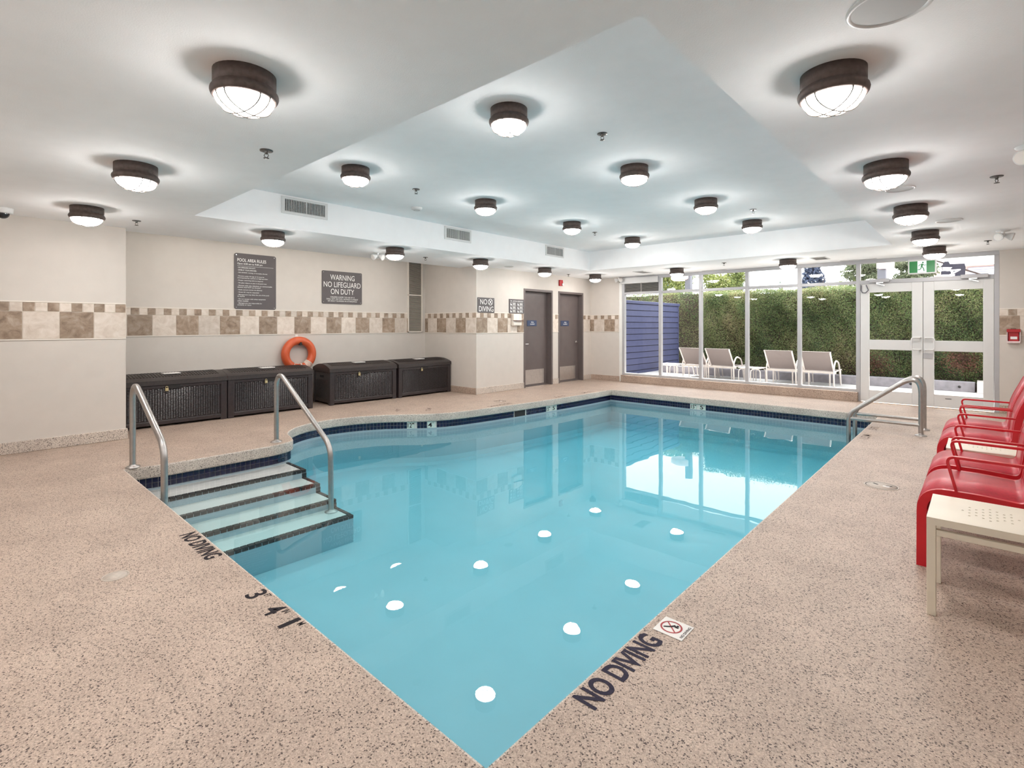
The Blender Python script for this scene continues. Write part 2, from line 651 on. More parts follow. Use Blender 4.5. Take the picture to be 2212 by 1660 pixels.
# ------------------------------------------------------------------ floor, coping, basin
hole = off(0.012)
outer = [(-9.2, -1.9), (2.5, -1.9), (2.5, 11.2), (-9.2, 11.2)]
ov = [Vector((a, b, 0)) for a, b in outer]
hv = [Vector((p.x, p.y, 0)) for p in hole]
tri = tessellate_polygon([ov, hv])
fl = MB()
allv = ov + hv
fl.add([v[:] for v in allv], [tuple(t) for t in tri])
fl.box((-9.2, -1.9, -0.30), (2.5, -1.85, -0.02))
floor = struct('floor', fl, 'terrazzo')
for p in floor.data.polygons:
    if p.normal.z < -0.5 and abs(p.center.z) < 1e-4:
        p.flip()

pool = thing('swimming_pool', 'turquoise indoor pool with curved left edge and dark tiled waterline', 'pool', (0, 0, 0))


def loop_strip(mb, rings):
    k = len(rings[0])
    vs = [q for r in rings for q in r]
    fs = []
    for i in range(len(rings) - 1):
        for j in range(k):
            fs.append((i * k + j, i * k + (j + 1) % k, (i + 1) * k + (j + 1) % k, (i + 1) * k + j))
    mb.add(vs, fs, False)


def ringz(d, z):
    return [(p.x, p.y, z) for p in off(d)]


cp = MB()
loop_strip(cp, [ringz(0.012, 0.0), ringz(0.004, -0.002), ringz(0.0, -0.012), ringz(-0.002, -0.06), ringz(0.0, -0.105), ringz(0.006, -0.116), ringz(0.014, -0.12), ringz(0.034, -0.12)])
cp.build('coping', 'terrazzo_pale', pool)
POOLZ = -0.77
bs = MB()
loop_strip(bs, [ringz(0.03, -0.222), ringz(0.03, POOLZ + 0.10), ringz(0.0, POOLZ + 0.03), ringz(-0.07, POOLZ)])
bs.add(ringz(-0.07, POOLZ), [tuple(range(len(OUT)))])
bs.build('basin', 'plaster', pool)
gr = MB()
loop_strip(gr, [ringz(0.033, -0.115), ringz(0.033, -0.226)])
gr.build('grout_band', 'pool_grout', pool)

# waterline tiles: two rows; those of the step wall are parts, the rest is one part
def resample(P, step):
    k = len(P)
    L = [0]
    for i in range(k):
        L.append(L[-1] + (P[(i + 1) % k] - P[i]).length)
    n = int(L[-1] / step)
    res = []
    i = 0
    for q in range(n):
        s = (q + 0.5) * L[-1] / n
        while L[i + 1] < s: i += 1
        d = (P[(i + 1) % k] - P[i]).normalized()
        res.append((P[i] + d * (s - L[i]), d))
    return res


TB = off(0.030)
MARK = [(-6.43, 4.75, '12', 'M'), (-6.243, 5.0, '4', 'FT'), (-5.829, 7.407, '15', 'M'), (-5.817, 7.573, '5', 'FT'), (-4.0, 9.45, '15', 'M'), (-3.83, 9.45, '5', 'FT')]
stuff = MB()
tile_me = MB().box((-0.0228, -0.001, -0.0228), (0.0228, 0.006, 0.0228)).mesh('waterline_tile', 'navy_tile')
rnd = random.Random(3)
for p, d in resample(TB, 0.05):
    inn = Vector((d.y, -d.x)) * SGN
    if any((p - Vector((mx, my))).length < 0.085 and my < 9 for mx, my, *_ in MARK): continue
    if any(abs(p.x - mx) < 0.072 and my > 9 and p.y > 9 for mx, my, *_ in MARK): continue
    if abs(p.x + 5.90) < 0.06 and 6.56 < p.y < 6.84: continue
    ang = atan2(-inn.x, inn.y)
    stepwall = -6.05 < p.x < -5.88 and 1.12 < p.y < 2.72
    for z in (-0.1465, -0.1965):
        if stepwall:
            o = link('waterline_tile', tile_me, pool)
            o.location = (p.x, p.y, z)
            o.rotation_euler = (0, 0, ang)
        else:
            stuff.frame_box((p.x, p.y, z), (d.x, d.y, 0), Z, (inn.x, inn.y, 0), -0.0228, 0.0228, -0.0228, 0.0228, -0.001, 0.006)
tag(stuff.build('waterline_tiles', 'navy_tile', pool), kind='stuff')


def nearest(px, py):
    best = None
    k = len(TB)
    for i in range(k):
        a, b = TB[i], TB[(i + 1) % k]
        t = max(0, min(1, (Vector((px, py)) - a).dot(b - a) / (b - a).length_squared))
        q = a + (b - a) * t
        dd = (q - Vector((px, py))).length
        if best is None or dd < best[0]: best = (dd, q, (b - a).normalized())
    return best[1], best[2]


for mx, my, num, unit in MARK:
    q, d = nearest(mx, my)
    inn = Vector((d.y, -d.x)) * SGN
    U = Vector((-inn.y, inn.x, 0))       # reads left to right for someone in the pool
    N3 = Vector((inn.x, inn.y, 0))
    O = Vector((q.x, q.y, -0.172))
    t = MB().frame_box(O, U, Z, N3, -0.056, 0.056, -0.05, 0.05, -0.001, 0.007).build('depth_marker_tile', 'marker_tile', pool)
    tm = MB()
    put_text(tm, num, O + U * -0.046 + Z * -0.036 + N3 * 0.0085, U, Z, w=0.062, h=0.072, bold=0.015)
    put_text(tm, unit, O + U * 0.02 + Z * 0.014 + N3 * 0.0085, U, Z, w=0.03, h=0.026, bold=0.01)
    tm.build('numerals', 'ink_black', t, fix=False)
q, d = nearest(-5.90, 6.70)
inn = Vector((d.y, -d.x)) * SGN
MB().frame_box((q.x, q.y, -0.172), (d.x, d.y, 0), Z, (inn.x, inn.y, 0), -0.125, 0.125, -0.05, 0.05, -0.001, 0.004).build('skimmer_opening', 'dark_gap', pool)

# entry steps with nosing tiles
SX = [-5.55, -5.23, -4.89, -4.557]
SZ = [-0.245, -0.335, -0.425, -0.505]
SY = 2.68
prev = -5.99
nose_me = MB().bev((-0.05, -0.0255, -0.03), (0.004, 0.0255, 0.003), 0.003, 1).mesh('nosing_tile', 'black_tile')
nose_red = MB().bev((-0.05, -0.0255, -0.03), (0.004, 0.0255, 0.003), 0.003, 1).mesh('nosing_tile', 'maroon_tile')
side_me = MB().bev((-0.0255, -0.03, -0.03), (0.0255, 0.004, 0.003), 0.003, 1).mesh('nosing_tile', 'black_tile')
for k, (sx, sz) in enumerate(zip(SX, SZ)):
    yb = 1.09
    st = MB().box((prev - 0.02, yb, POOLZ - 0.02), (sx, SY, sz - 0.008)).build('entry_step', 'plaster', pool)
    MB().box((prev - 0.015, yb, sz - 0.009), (sx - 0.045, SY - 0.045, sz)).build('tread', 'step_plaster', st)
    n = int((SY - 1.13) / 0.0545)
    for i in range(n + 1):
        y = SY - 0.0255 - i * 0.0545
        me = nose_red if (k == 1 and 4 <= i <= 8 and i != 6) else nose_me
        o = link('nosing_tile', me, st)
        o.location = (sx, y, sz)
    m = int((sx - prev - 0.05) / 0.054)
    for i in range(m + 1):
        o = link('nosing_tile', side_me, st)
        o.location = (sx - 0.05 - 0.0275 - i * 0.054, SY, sz)
    for q in range(2 if k < 3 else 0):
        o = link('nosing_tile', nose_me, st)
        o.location = (sx, SY - 0.0255 + 0.004, sz - 0.036 - q * 0.034)
    prev = sx

wt = MB()
wo = off(0.045)
k = len(wo)
wt.add([(p.x, p.y, WATER) for p in wo] + [(p.x, p.y, POOLZ - 0.05) for p in wo],
       [tuple(range(k)), tuple(range(k, 2 * k))] + [(i, (i + 1) % k, (i + 1) % k + k, i + k) for i in range(k)])
water = wt.build('pool_water', 'water')
tag(water, 'clear still turquoise water filling the pool', 'water')

# ------------------------------------------------------------------ ceiling with raised tray
TX0, TX1, TY0, TY1 = -6.17, -0.945, 1.756, 9.207
ce = MB()
def quad(mb, a, b, c, d): mb.add([a, b, c, d], [(0, 1, 2, 3)])
cx0, cx1, cy0, cy1 = -7.82, 2.5, -1.9, 11.2
for (a, b, c, d) in ((cx0, TX0, cy0, cy1), (TX1, cx1, cy0, cy1), (TX0, TX1, cy0, TY0), (TX0, TX1, TY1, cy1)):
    quad(ce, (a, c, CEIL), (b, c, CEIL), (b, d, CEIL), (a, d, CEIL))
for (a, b) in (((TX0, TY0), (TX1, TY0)), ((TX1, TY0), (TX1, TY1)), ((TX1, TY1), (TX0, TY1)), ((TX0, TY1), (TX0, TY0))):
    quad(ce, (a[0], a[1], CEIL), (b[0], b[1], CEIL), (b[0], b[1], TRAY), (a[0], a[1], TRAY))
quad(ce, (TX0, TY0, TRAY), (TX1, TY0, TRAY), (TX1, TY1, TRAY), (TX0, TY1, TRAY))
quad(ce, (cx0, cy0, CEIL), (cx0, cy1, CEIL), (cx0, cy1, 2.95), (cx0, cy0, 2.95))
quad(ce, (-9.2, cy0, 2.80), (cx0, cy0, 2.80), (cx0, cy1, 2.80), (-9.2, cy1, 2.80))
ce.box((-9.3, -2.0, 3.0), (2.6, 11.25, 3.12))
ceiling = struct('ceiling', ce, 'ceiling_paint')

# ------------------------------------------------------------------ walls
wall_left = struct('wall_left', MB().box((-9.2, -1.9, 0), (-7.58, 1.43, 3.0)), 'wall_paint')
wall_alcove = struct('wall_alcove', MB().box((-9.2, 1.43, 0), (-8.93, 7.0, 3.0)), 'wall_paint')
wall_alcove_end = struct('wall_alcove_end', MB().box((-8.93, 6.98, 0), (-7.50, 7.13, 3.0)), 'wall_paint')
D1, D2, DTOP = (8.395, 9.41), (9.63, 10.65), 2.165
wd = MB()
for a, b in ((6.98, D1[0]), (D1[1], D2[0]), (D2[1], 11.2)):
    wd.box((-7.50, a, 0), (-7.316, b, 3.0))
for a, b in (D1, D2):
    wd.box((-7.50, a, DTOP), (-7.316, b, 3.0))
wd.box((-7.62, 8.2, 0), (-7.5, 10.9, 3.0))
wall_doors = struct('wall_doors', wd, 'wall_paint')
WY = 11.0
ww = MB()
ww.box((-7.4, WY, 0), (-6.50, WY + 0.16, 3.0))
ww.box((0.22, WY, 0), (2.6, WY + 0.16, 3.0))
ww.box((-6.50, WY, 2.50), (0.22, WY + 0.16, 3.0))
wall_window = struct('wall_window', ww, 'wall_paint')
wall_right = struct('wall_right', MB().box((2.4, -1.9, 0), (2.55, 11.2, 3.0)), 'white_trim')
wall_near = struct('wall_near', MB().box((-9.2, -1.95, 0), (2.5, -1.8, 3.0)), 'white_trim')
struct('trim_1', MB().bev((-6.42, WY - 0.07, 0), (-1.62, WY + 0.1, 0.165), 0.006), 'terrazzo', None, 'speckled stone curb below the window panes')

# terrazzo cove bases
BH = 0.125
struct('baseboard_left', MB().bev((-7.60, -1.8, 0), (-7.557, 1.445, BH), 0.006), 'terrazzo_pale')
struct('baseboard_alcove', MB().bev((-8.95, 1.43, 0), (-8.915, 6.98, BH), 0.006), 'terrazzo')
struct('baseboard_alcove_end', MB().bev((-8.93, 6.965, 0), (-7.308, 6.99, BH), 0.006), 'terrazzo')
bd = MB()
for a, b in ((6.965, D1[0]), (D1[1], D2[0]), (D2[1], WY)):
    bd.bev((-7.33, a, 0), (-7.302, b, BH), 0.005)
struct('baseboard_doors', bd, 'terrazzo_pale')
bw = MB().bev((-7.32, WY - 0.014, 0), (-6.49, WY + 0.01, BH), 0.005)
bw.bev((0.22, WY - 0.014, 0), (2.4, WY + 0.01, BH), 0.005)
struct('baseboard_window', bw, 'terrazzo')

# ------------------------------------------------------------------ tile band: every tile its own part
def tile_mesh(s, mat):
    g = s - 0.005
    return MB().bev((0, 0.0, 0), (g, 0.008, g), 0.0015, 1).mesh('tile', mat)


TM = {(s, m): tile_mesh(s, m) for s in (0.3, 0.1) for m in ('tile_dark', 'tile_light')}
Z0, Z1, ZT = 1.213, 1.513, 1.613


def tile_band(parent, O, U, N, length, first, start=0.0, small_first=None, rust=False):
    """big squares below, small ones above; U runs to the right as seen, O lower left on the wall face"""
    O, U, N = Vector(O), Vector(U), Vector(N)
    ang = atan2(U.y, U.x)
    flip = N.dot(Vector((-U.y, U.x, 0))) < 0

    def put(u, z, s, dark, w):
        m = 'tile_dark' if dark else 'tile_light'
        if abs(w - s) < 1e-3:
            me = TM[(s, m)]
        else:
            me = MB().bev((0, 0, 0), (w - 0.005, 0.008, s - 0.005), 0.0015, 1).mesh('tile', m)
        o = link('tile', me, parent)
        p = O + U * u
        if flip:
            o.rotation_euler = (0, 0, ang)
            o.location = p[:2] + (z,)
            o.scale = (1, -1, 1)
        else:
            o.rotation_euler = (0, 0, ang)
            o.location = p[:2] + (z,)
    for s, z, f in ((0.3, Z0 + 0.0025, first), (0.1, Z1 + 0.0025, small_first)):
        u, dark = 0.0, f
        if start and s == 0.3:
            put(0, z, s, dark, start)
            u, dark = start, not dark
        while u < length - 0.012:
            w = min(s, length - u)
            put(u, z, s, dark, w)
            u += s
            dark = not dark
    g = MB().frame_box(O, U, Z, N, 0, length, Z0 - 0.0, ZT, -0.001, 0.0035)
    g.build('grout_bed', 'grout', parent)
    for z in (Z0 - 0.012, ZT):
        MB().frame_box(O, U, Z, N, 0, length, z, z + 0.012, -0.001, 0.010).build('liner_strip', 'liner', parent)


# near left wall: right end (y=1.43) is a light big tile and a dark small one
tile_band(wall_left, (-7.58, 1.43 - 3.0, 0), Y, X, 3.0, True, 0.0, False)
tile_band(wall_alcove, (-8.93, 1.44, 0), Y, X, 5.085, False, 0.26, False)
tile_band(wall_alcove_end, (-8.92, 6.98, 0), X, -Y, 1.604, True, 0.104, False)
tile_band(wall_doors, (-7.316, 6.98, 0), Y, X, D1[0] - 6.98, True, 0.0, False)
tile_band(wall_doors, (-7.316, D1[1], 0), Y, X, 0.22, False, 0.0, False)
tile_band(wall_doors, (-7.316, D2[1], 0), Y, X, 0.35, False, 0.0, True)
tile_band(wall_window, (-7.316, WY, 0), X, -Y, 0.815, True, 0.10, False)
tile_band(wall_window, (0.22, WY, 0), X, -Y, 1.2, True, 0.23, False)

# alcove louvre panel beside the corner
lv = thing('louver_panel', 'tall beige slatted vent panel in the alcove corner', 'vent', (-8.93, 6.70, 1.213))
fr = MB()
for a, b in ((-0.185, -0.165), (0.165, 0.185)):
    fr.box((0, a, 0), (0.03, b, 1.6))
for a in (0, 0.78, 1.58):
    fr.box((0, -0.185, a), (0.03, 0.185, a + 0.02))
fr.build('louver_frame', 'liner', lv)
MB().box((0.0, -0.17, 0.01), (0.004, 0.17, 1.59)).build('backing', 'vent_dark', lv)
sl = MB()
z = 0.035
while z < 1.56:
    if not 0.765 < z < 0.805:
        sl.add([(0.004, -0.165, z), (0.004, 0.165, z), (0.026, 0.165, z - 0.014), (0.026, -0.165, z - 0.014), (0.004, -0.165, z + 0.006), (0.004, 0.165, z + 0.006), (0.026, 0.165, z - 0.008), (0.026, -0.165, z - 0.008)],
               [(0, 1, 2, 3), (7, 6, 5, 4), (0, 3, 7, 4), (1, 5, 6, 2), (3, 2, 6, 7)])
    z += 0.026
tag(sl.build('slats', 'alcove_louver', lv), kind='stuff')

# ------------------------------------------------------------------ brown doors
def brown_door(n, ya, yb, handle_left):
    d = bpy.data.objects.new('door_%d' % n, None)
    C.objects.link(d)
    d.location = (-7.316, ya, 0)
    d['kind'] = 'structure'
    w = yb - ya
    f = MB()
    for a, b in ((0, 0.05), (w - 0.05, w)):
        f.bev((-0.18, a, 0), (0.012, b, DTOP - 0.0495), 0.003, 1)
    f.bev((-0.18, 0, DTOP - 0.05), (0.012, w, DTOP), 0.004, 1)
    f.build('door_frame', 'frame_brown', d)
    MB().bev((-0.165, 0.053, 0.012), (-0.12, w - 0.053, DTOP - 0.053), 0.003, 1).build('door_leaf', 'door_brown', d)
    MB().box((-0.121, 0.06, 0.045), (-0.117, w - 0.17, 0.37)).build('kick_plate', 'kick_metal', d)
    MB().box((-0.17, 0.05, 0.0), (-0.09, w - 0.05, 0.02)).build('threshold', 'frame_brown', d)
    s = MB().bev((-0.122, 0.25, 1.345), (-0.112, 0.58, 1.475), 0.003, 1).build('sign_plate', 'sign_blue', d)
    t = MB()
    put_text(t, 'POOL', (-0.1105, 0.43, 1.42), Y, Z, h=0.026, bold=0.02, center=True)
    put_text(t, 'EQUIPMENT', (-0.1105, 0.43, 1.375), Y, Z, h=0.026, bold=0.02, center=True)
    t.build('lettering', 'ink_white', s, fix=False)
    y = 0.11 if handle_left else w - 0.13
    h = MB().lathe([(0.0, 0.012), (0.028, 0.012), (0.028, 0.0)], 16, (-0.12, y, 0.95), 'X')
    sg = 1 if handle_left else -1
    h.tube(rounded([(-0.118, y, 0.95), (-0.07, y, 0.95), (-0.07, y + sg * 0.13, 0.95)], 0.02), 0.011, 10)
    h.build('handle', 'chrome', d)
    return d


brown_door(1, *D1, True)
brown_door(2, *D2, False)

# ------------------------------------------------------------------ window wall: frames and panes
win = bpy.data.objects.new('window_1', None)
C.objects.link(win)
win['kind'] = 'structure'
win['label'] = 'wide window wall of five tall panes beside the glass doors'
MX = [-6.39, -5.44, -4.50, -3.535, -2.572, -1.622]
FY0, FY1 = WY + 0.005, WY + 0.095
for i, x in enumerate(MX):
    MB().bev((x - 0.032, FY0, 0.165 if i < 5 else 0.0), (x + 0.032, FY1, 2.495), 0.003, 1).build('mullion', 'frame_alu', win)
MB().bev((0.16, FY0, 0), (0.22, FY1, 2.50), 0.003, 1).build('mullion', 'frame_alu', win)
MB().bev((-6.42, FY0 - 0.006, 2.465), (0.22, FY1, 2.53), 0.003, 1).build('head_frame', 'frame_alu', win)
MB().bev((-6.42, FY0 - 0.005, 0.166), (-1.654, FY1 + 0.004, 0.215), 0.003, 1).build('sill_frame', 'frame_alu', win)
MB().bev((-6.50, WY - 0.004, 0), (-6.422, FY1, 2.40), 0.004, 1).build('jamb', 'white_trim', win)
for i in range(5):
    MB().bev((MX[i] + 0.032, FY0 + 0.002, 2.105), (MX[i + 1] - 0.032, FY1, 2.16), 0.003, 1).build('transom_bar', 'frame_alu', win)
    MB().box((MX[i] + 0.03, WY + 0.045, 0.21), (MX[i + 1] - 0.03, WY + 0.052, 2.11)).build('pane', 'pane', win)
    if i:
        MB().box((MX[i] + 0.03, WY + 0.045, 2.155), (MX[i + 1] - 0.03, WY + 0.052, 2.47)).build('pane', 'pane', win)
MB().bev((-1.59, FY0, 2.095), (0.16, FY1, 2.165), 0.003, 1).build('transom_bar', 'frame_alu', win)
MB().box((-1.59, WY + 0.045, 2.16), (0.17, WY + 0.052, 2.47)).build('pane', 'pane', win)
MB().bev((-6.44, WY - 0.05, 2.36), (-5.475, FY1, 2.50), 0.004, 1).build('duct_cover', 'frame_white', win)
lb = MB().box((MX[0] + 0.03, WY + 0.07, 2.155), (MX[1] - 0.03, WY + 0.09, 2.37)).build('louver_backing', 'vent_dark', win)
lm = MB()
for a, b in ((MX[0] + 0.035, -5.93), (-5.91, MX[1] - 0.035)):
    z = 2.165
    while z < 2.355:
        lm.add([(a, WY + 0.015, z), (b, WY + 0.015, z), (b, WY + 0.06, z + 0.012), (a, WY + 0.06, z + 0.012), (a, WY + 0.015, z + 0.007), (b, WY + 0.015, z + 0.007), (b, WY + 0.06, z + 0.019), (a, WY + 0.06, z + 0.019)],
               [(0, 1, 2, 3), (7, 6, 5, 4), (0, 4, 5, 1)])
        z += 0.026
lm.box((-5.93, WY + 0.01, 2.16), (-5.91, WY + 0.06, 2.36))
tag(lm.build('louver_slats', 'louver_grey', win), kind='stuff')


def glass_leaf(n, xa, xb, sa, sb, latch_right):
    """door leaf between xa and xb; sa, sb the stile widths"""
    d = bpy.data.objects.new('door_%d' % n, None)
    C.objects.link(d)
    d.location = (xa, WY, 0)
    d['kind'] = 'structure'
    w = xb - xa
    y0, y1 = 0.0, 0.05
    for a, b in ((0, sa), (w - sb, w)):
        MB().bev((a, y0, 0.012), (b, y1, 2.09), 0.004, 1).build('stile', 'frame_white', d)
    for a, b in ((0.012, 0.22), (0.935, 1.108), (1.945, 2.09)):
        MB().bev((sa, y0 + 0.002, a), (w - sb, y1 - 0.002, b), 0.003, 1).build('rail', 'frame_white', d)
    for a, b in ((0.215, 0.94), (1.10, 1.95)):
        MB().box((sa - 0.01, 0.022, a), (w - sb + 0.01, 0.029, b)).build('pane', 'pane', d)
    hx = w - 0.03 if latch_right else 0.03
    sg = -1 if latch_right else 1
    hp = rounded([(hx, 0, 1.155), (hx, -0.055, 1.155), (hx + sg * 0.115, -0.055, 1.155), (hx + sg * 0.115, -0.055, 0.955), (hx, -0.055, 0.955), (hx, 0, 0.955)], [0.02, 0.04, 0.04, 0.02])
    MB().tube(hp, 0.013, 10).build('pull_handle', 'frame_white', d)
    MB().box((0.28, -0.003, 0.155), (0.36, 0.001, 0.163)).build('foot_bolt', 'dark_gap', d)
    return d


dl = glass_leaf(3, -1.586, -0.712, 0.13, 0.145, True)
dr = glass_leaf(4, -0.706, 0.158, 0.14, 0.125, False)
MB().bev((0.0, -0.012, 0.81), (0.12, 0.0, 0.895), 0.003, 1).build('lock_box', 'frame_alu', dr)
MB().tube([(0.015, -0.012, 2.08), (0.012, -0.02, 1.99), (0.03, -0.025, 1.945), (0.08, -0.025, 1.94), (0.12, -0.022, 1.985), (0.10, -0.015, 2.04), (0.085, -0.008, 2.08)], 0.008, 8).build('door_cord', 'post_grey', dl)
MB().box((-0.712, WY + 0.03, 0.01), (-0.706, WY + 0.045, 2.09)).build('door_gap_seal', 'dark_gap', win)
for nm, x, w in (('door_closer', -1.45, 0.29), ('door_closer', -0.235, 0.33)):
    o = thing(nm, 'silver door closer above the %s glass door leaf' % ('left' if x < -1 else 'right'), 'door closer', (x, WY, 2.145))
    MB().bev((0, -0.055, -0.03), (w, 0.0, 0.03), 0.006, 1).build('closer_body', 'frame_alu', o)
    a = MB().box((0.10, -0.05, -0.045), (0.20, -0.02, -0.028))
    a.frame_box((0.10, -0.05, -0.055), (0.9, 0.0, -0.30), (0, 1, 0), (0.3, 0, 0.9), 0, 0.13, 0, 0.022, 0, 0.012)
    a.build('closer_arm', 'chrome', o)

# ------------------------------------------------------------------ exit sign, alarms, wall things
ex = thing('exit_sign', 'green running man exit sign above the glass doors', 'exit sign', (-0.715, WY - 0.09, 2.22))
MB().bev((-0.185, -0.03, 0), (0.185, 0.05, 0.245), 0.006, 1).build('housing', 'frame_white', ex)
MB().box((-0.165, -0.034, 0.02), (0.165, -0.029, 0.21)).build('green_panel', 'exit_green', ex)
MB().box((-0.058, -0.037, 0.02), (0.058, -0.033, 0.21)).build('white_panel', 'exit_white', ex)
man = MB()
O = Vector((0, -0.039, 0.115))
def limb(pts, w):
    for (a, b), (c, d) in zip(pts, pts[1:]):
        t = Vector((c - a, d - b)).normalized()
        nx, ny = -t.y * w / 2, t.x * w / 2
        man.prism([(a + nx, b + ny), (a - nx, b - ny), (c - nx, d - ny), (c + nx, d + ny)], O, X, Z, -Y, 0, 0.001)
man.prism(disc_pts(0.013, 12, (0.012, 0.068)), O, X, Z, -Y, 0, 0.001)
limb([(0.005, 0.05), (-0.005, 0.0)], 0.026)
limb([(0.0, 0.045), (-0.03, 0.035), (-0.045, 0.01)], 0.010)
limb([(0.01, 0.045), (0.028, 0.022), (0.055, 0.03)], 0.010)
limb([(0.0, 0.0), (0.022, -0.03), (0.028, -0.075)], 0.013)
limb([(-0.006, 0.0), (-0.02, -0.04), (-0.055, -0.052)], 0.013)
man.build('running_man', 'exit_green', ex)

fa = thing('fire_alarm_pull', 'red fire alarm pull station with clear cover right of the glass doors', 'fire alarm', (0.375, WY, 1.09))
MB().bev((-0.06, -0.05, 0.01), (0.06, 0.0, 0.19), 0.006).build('alarm_body', 'fire_red', fa)
MB().bev((-0.075, -0.075, 0.0), (0.075, -0.0, 0.03), 0.006).build('clear_cover', 'cover_clear', fa)
MB().bev((-0.075, -0.075, 0.165), (0.075, -0.0, 0.215), 0.006).build('cover_hood', 'fire_red', fa)
for a in (-0.075, 0.066):
    MB().box((a, -0.072, 0.02), (a + 0.009, -0.0, 0.18)).build('cover_side', 'cover_clear', fa)
MB().box((-0.035, -0.054, 0.06), (0.04, -0.049, 0.10)).build('label_plate', 'ink_white', fa)
MB().box((-0.03, -0.056, 0.195), (0.03, -0.02, 0.222)).build('latch', 'dark_gap', fa)

st = thing('fire_strobe', 'small red fire strobe on the wall above the brown doors', 'fire alarm', (-7.316, 9.70, 2.29))
MB().bev((0, -0.055, 0.0), (0.05, 0.055, 0.14), 0.008).build('strobe_body', 'fire_red', st)
MB().bev((0.05, 0.0, 0.01), (0.085, 0.045, 0.06), 0.008).build('strobe_lens', 'ink_white', st)

dp = thing('wall_dispenser', 'beige wall dispenser with dark strip below the first aid chart', 'dispenser', (-7.316, 8.11, 1.335))
MB().bev((0.008, -0.13, 0.02), (0.09, 0.13, 0.27), 0.02).build('dispenser_body', 'liner', dp)
MB().bev((0.008, -0.05, 0.12), (0.10, 0.02, 0.25), 0.01).build('bottle_cover', 'white_trim', dp)
MB().bev((0.02, -0.13, 0.115), (0.12, 0.15, 0.13), 0.004, 1).build('drip_shelf', 'maroon_tile', dp)


def wall_sign(name, label, x, ya, yb, za, zb, r, draw, mat='sign_grey'):
    """flat sign on a wall that faces +X"""
    o = thing(name, label, 'sign', (x, ya, za))
    w, h = yb - ya, zb - za
    pts = []
    for cxx, cyy, a0 in ((w - r, r, -pi / 2), (w - r, h - r, 0), (r, h - r, pi / 2), (r, r, pi)):
        pts += [(cxx + r * cos(a0 + pi / 2 * i / 4), cyy + r * sin(a0 + pi / 2 * i / 4)) for i in range(5)]
    MB().prism(pts, (0, 0, 0), Y, Z, X, 0.0, 0.012).build('board', mat, o)
    s = MB()
    for a in (0.03, w - 0.03):
        for b in (0.03, h - 0.03):
            s.prism(disc_pts(0.006, 8, (a, b)), (0.0125, 0, 0), Y, Z, X, 0, 0.001)
    s.build('screws', 'chrome', o)
    t = MB()
    draw(t, w, h, Vector((0.0135, 0, 0)))
    t.build('lettering', 'ink_white', o, fix=False)
    return o


def draw_rules(t, w, h, O):
    put_text(t, 'POOL AREA RULES', O + Y * 0.045 + Z * (h - 0.135), Y, Z, w=0.455, h=0.052, bold=0.008)
    put_text(t, 'Open 6:00 am to 9:00 pm', O + Y * 0.045 + Z * (h - 0.19), Y, Z, w=0.395, h=0.036, bold=0.008)
    t.frame_box(O, Y, Z, X, 0.045, w - 0.045, h - 0.207, h - 0.204, 0, 0.0005)
    rows = [(0.232, '- NO LIFEGUARD ON DUTY.', 0.28), (0.272, '- SWIM AT YOUR OWN RISK.', 0.30), (0.315, '- NO DIVING, running, or horseplay allowed', 0.47),
            (0.372, '- Persons under the age of 12 must be', 0.42), (0.402, 'accompanied by a parent or legal guardian', 0.48),
            (0.442, '- Proper swimming attire is required', 0.40), (0.484, '- No glass objects or pets in the pool area', 0.46),
            (0.526, '- Persons with cuts, infections, or communicable', 0.55), (0.556, 'diseases shall NOT use the pool', 0.36),
            (0.596, '- Radio and jam boxes not allowed', 0.385), (0.636, '- Guest I.D. may be requested', 0.335),
            (0.676, '- Management may deny the use of the pool', 0.50), (0.705, 'to anyone', 0.11),
            (0.746, '- Do not tamper with safety equipment', 0.445), (0.775, 'unless needed', 0.165),
            (0.815, '- Management not responsible for', 0.385), (0.844, 'accidents or injury', 0.215)]
    for z, s, ln in rows:
        put_text(t, s, O + Y * 0.047 + Z * (h - z - 0.012), Y, Z, w=ln, h=0.021, bold=0.006)


def draw_warn(t, w, h, O):
    put_text(t, 'WARNING', O + Y * (w / 2) + Z * (h - 0.165), Y, Z, w=0.50, h=0.10, center=True)
    put_text(t, 'NO LIFEGUARD', O + Y * (w / 2) + Z * (h - 0.30), Y, Z, w=0.76, h=0.10, center=True)
    put_text(t, 'ON DUTY', O + Y * (w / 2) + Z * (h - 0.43), Y, Z, w=0.48, h=0.10, center=True)
    for z, s, ln in ((0.485, 'CHILDREN UNDER THE AGE OF 12', 0.50), (0.522, 'SHALL NOT USE POOL WITHOUT A PARENT', 0.65), (0.559, 'OR ADULT GUARDIAN IN ATTENDANCE', 0.60)):
        put_text(t, s, O + Y * (w / 2) + Z * (h - z - 0.012), Y, Z, w=ln, h=0.026, center=True)


def draw_nodive(t, w, h, O):
    put_text(t, 'NO', O + Y * 0.07 + Z * 0.165, Y, Z, w=0.19, h=0.105)
    put_text(t, 'DIVING', O + Y * 0.035 + Z * 0.025, Y, Z, w=0.405, h=0.105)
    c = (0.355, 0.218)
    ring_pts(t, O, Y, Z, X, 0.055, 0.066, 24, 0, c)
    for sgn in (1, -1):
        t.frame_box(O + Y * c[0] + Z * c[1], (Y + Z * sgn).normalized(), (Z - Y * sgn).normalized(), X, -0.055, 0.055, -0.005, 0.005, 0, 0.0005)
    t.prism([(c[0] - 0.03, c[1] + 0.03), (c[0] - 0.012, c[1] + 0.032), (c[0] + 0.025, c[1] - 0.02), (c[0] + 0.012, c[1] - 0.03)], O, Y, Z, X, 0, 0.0004)


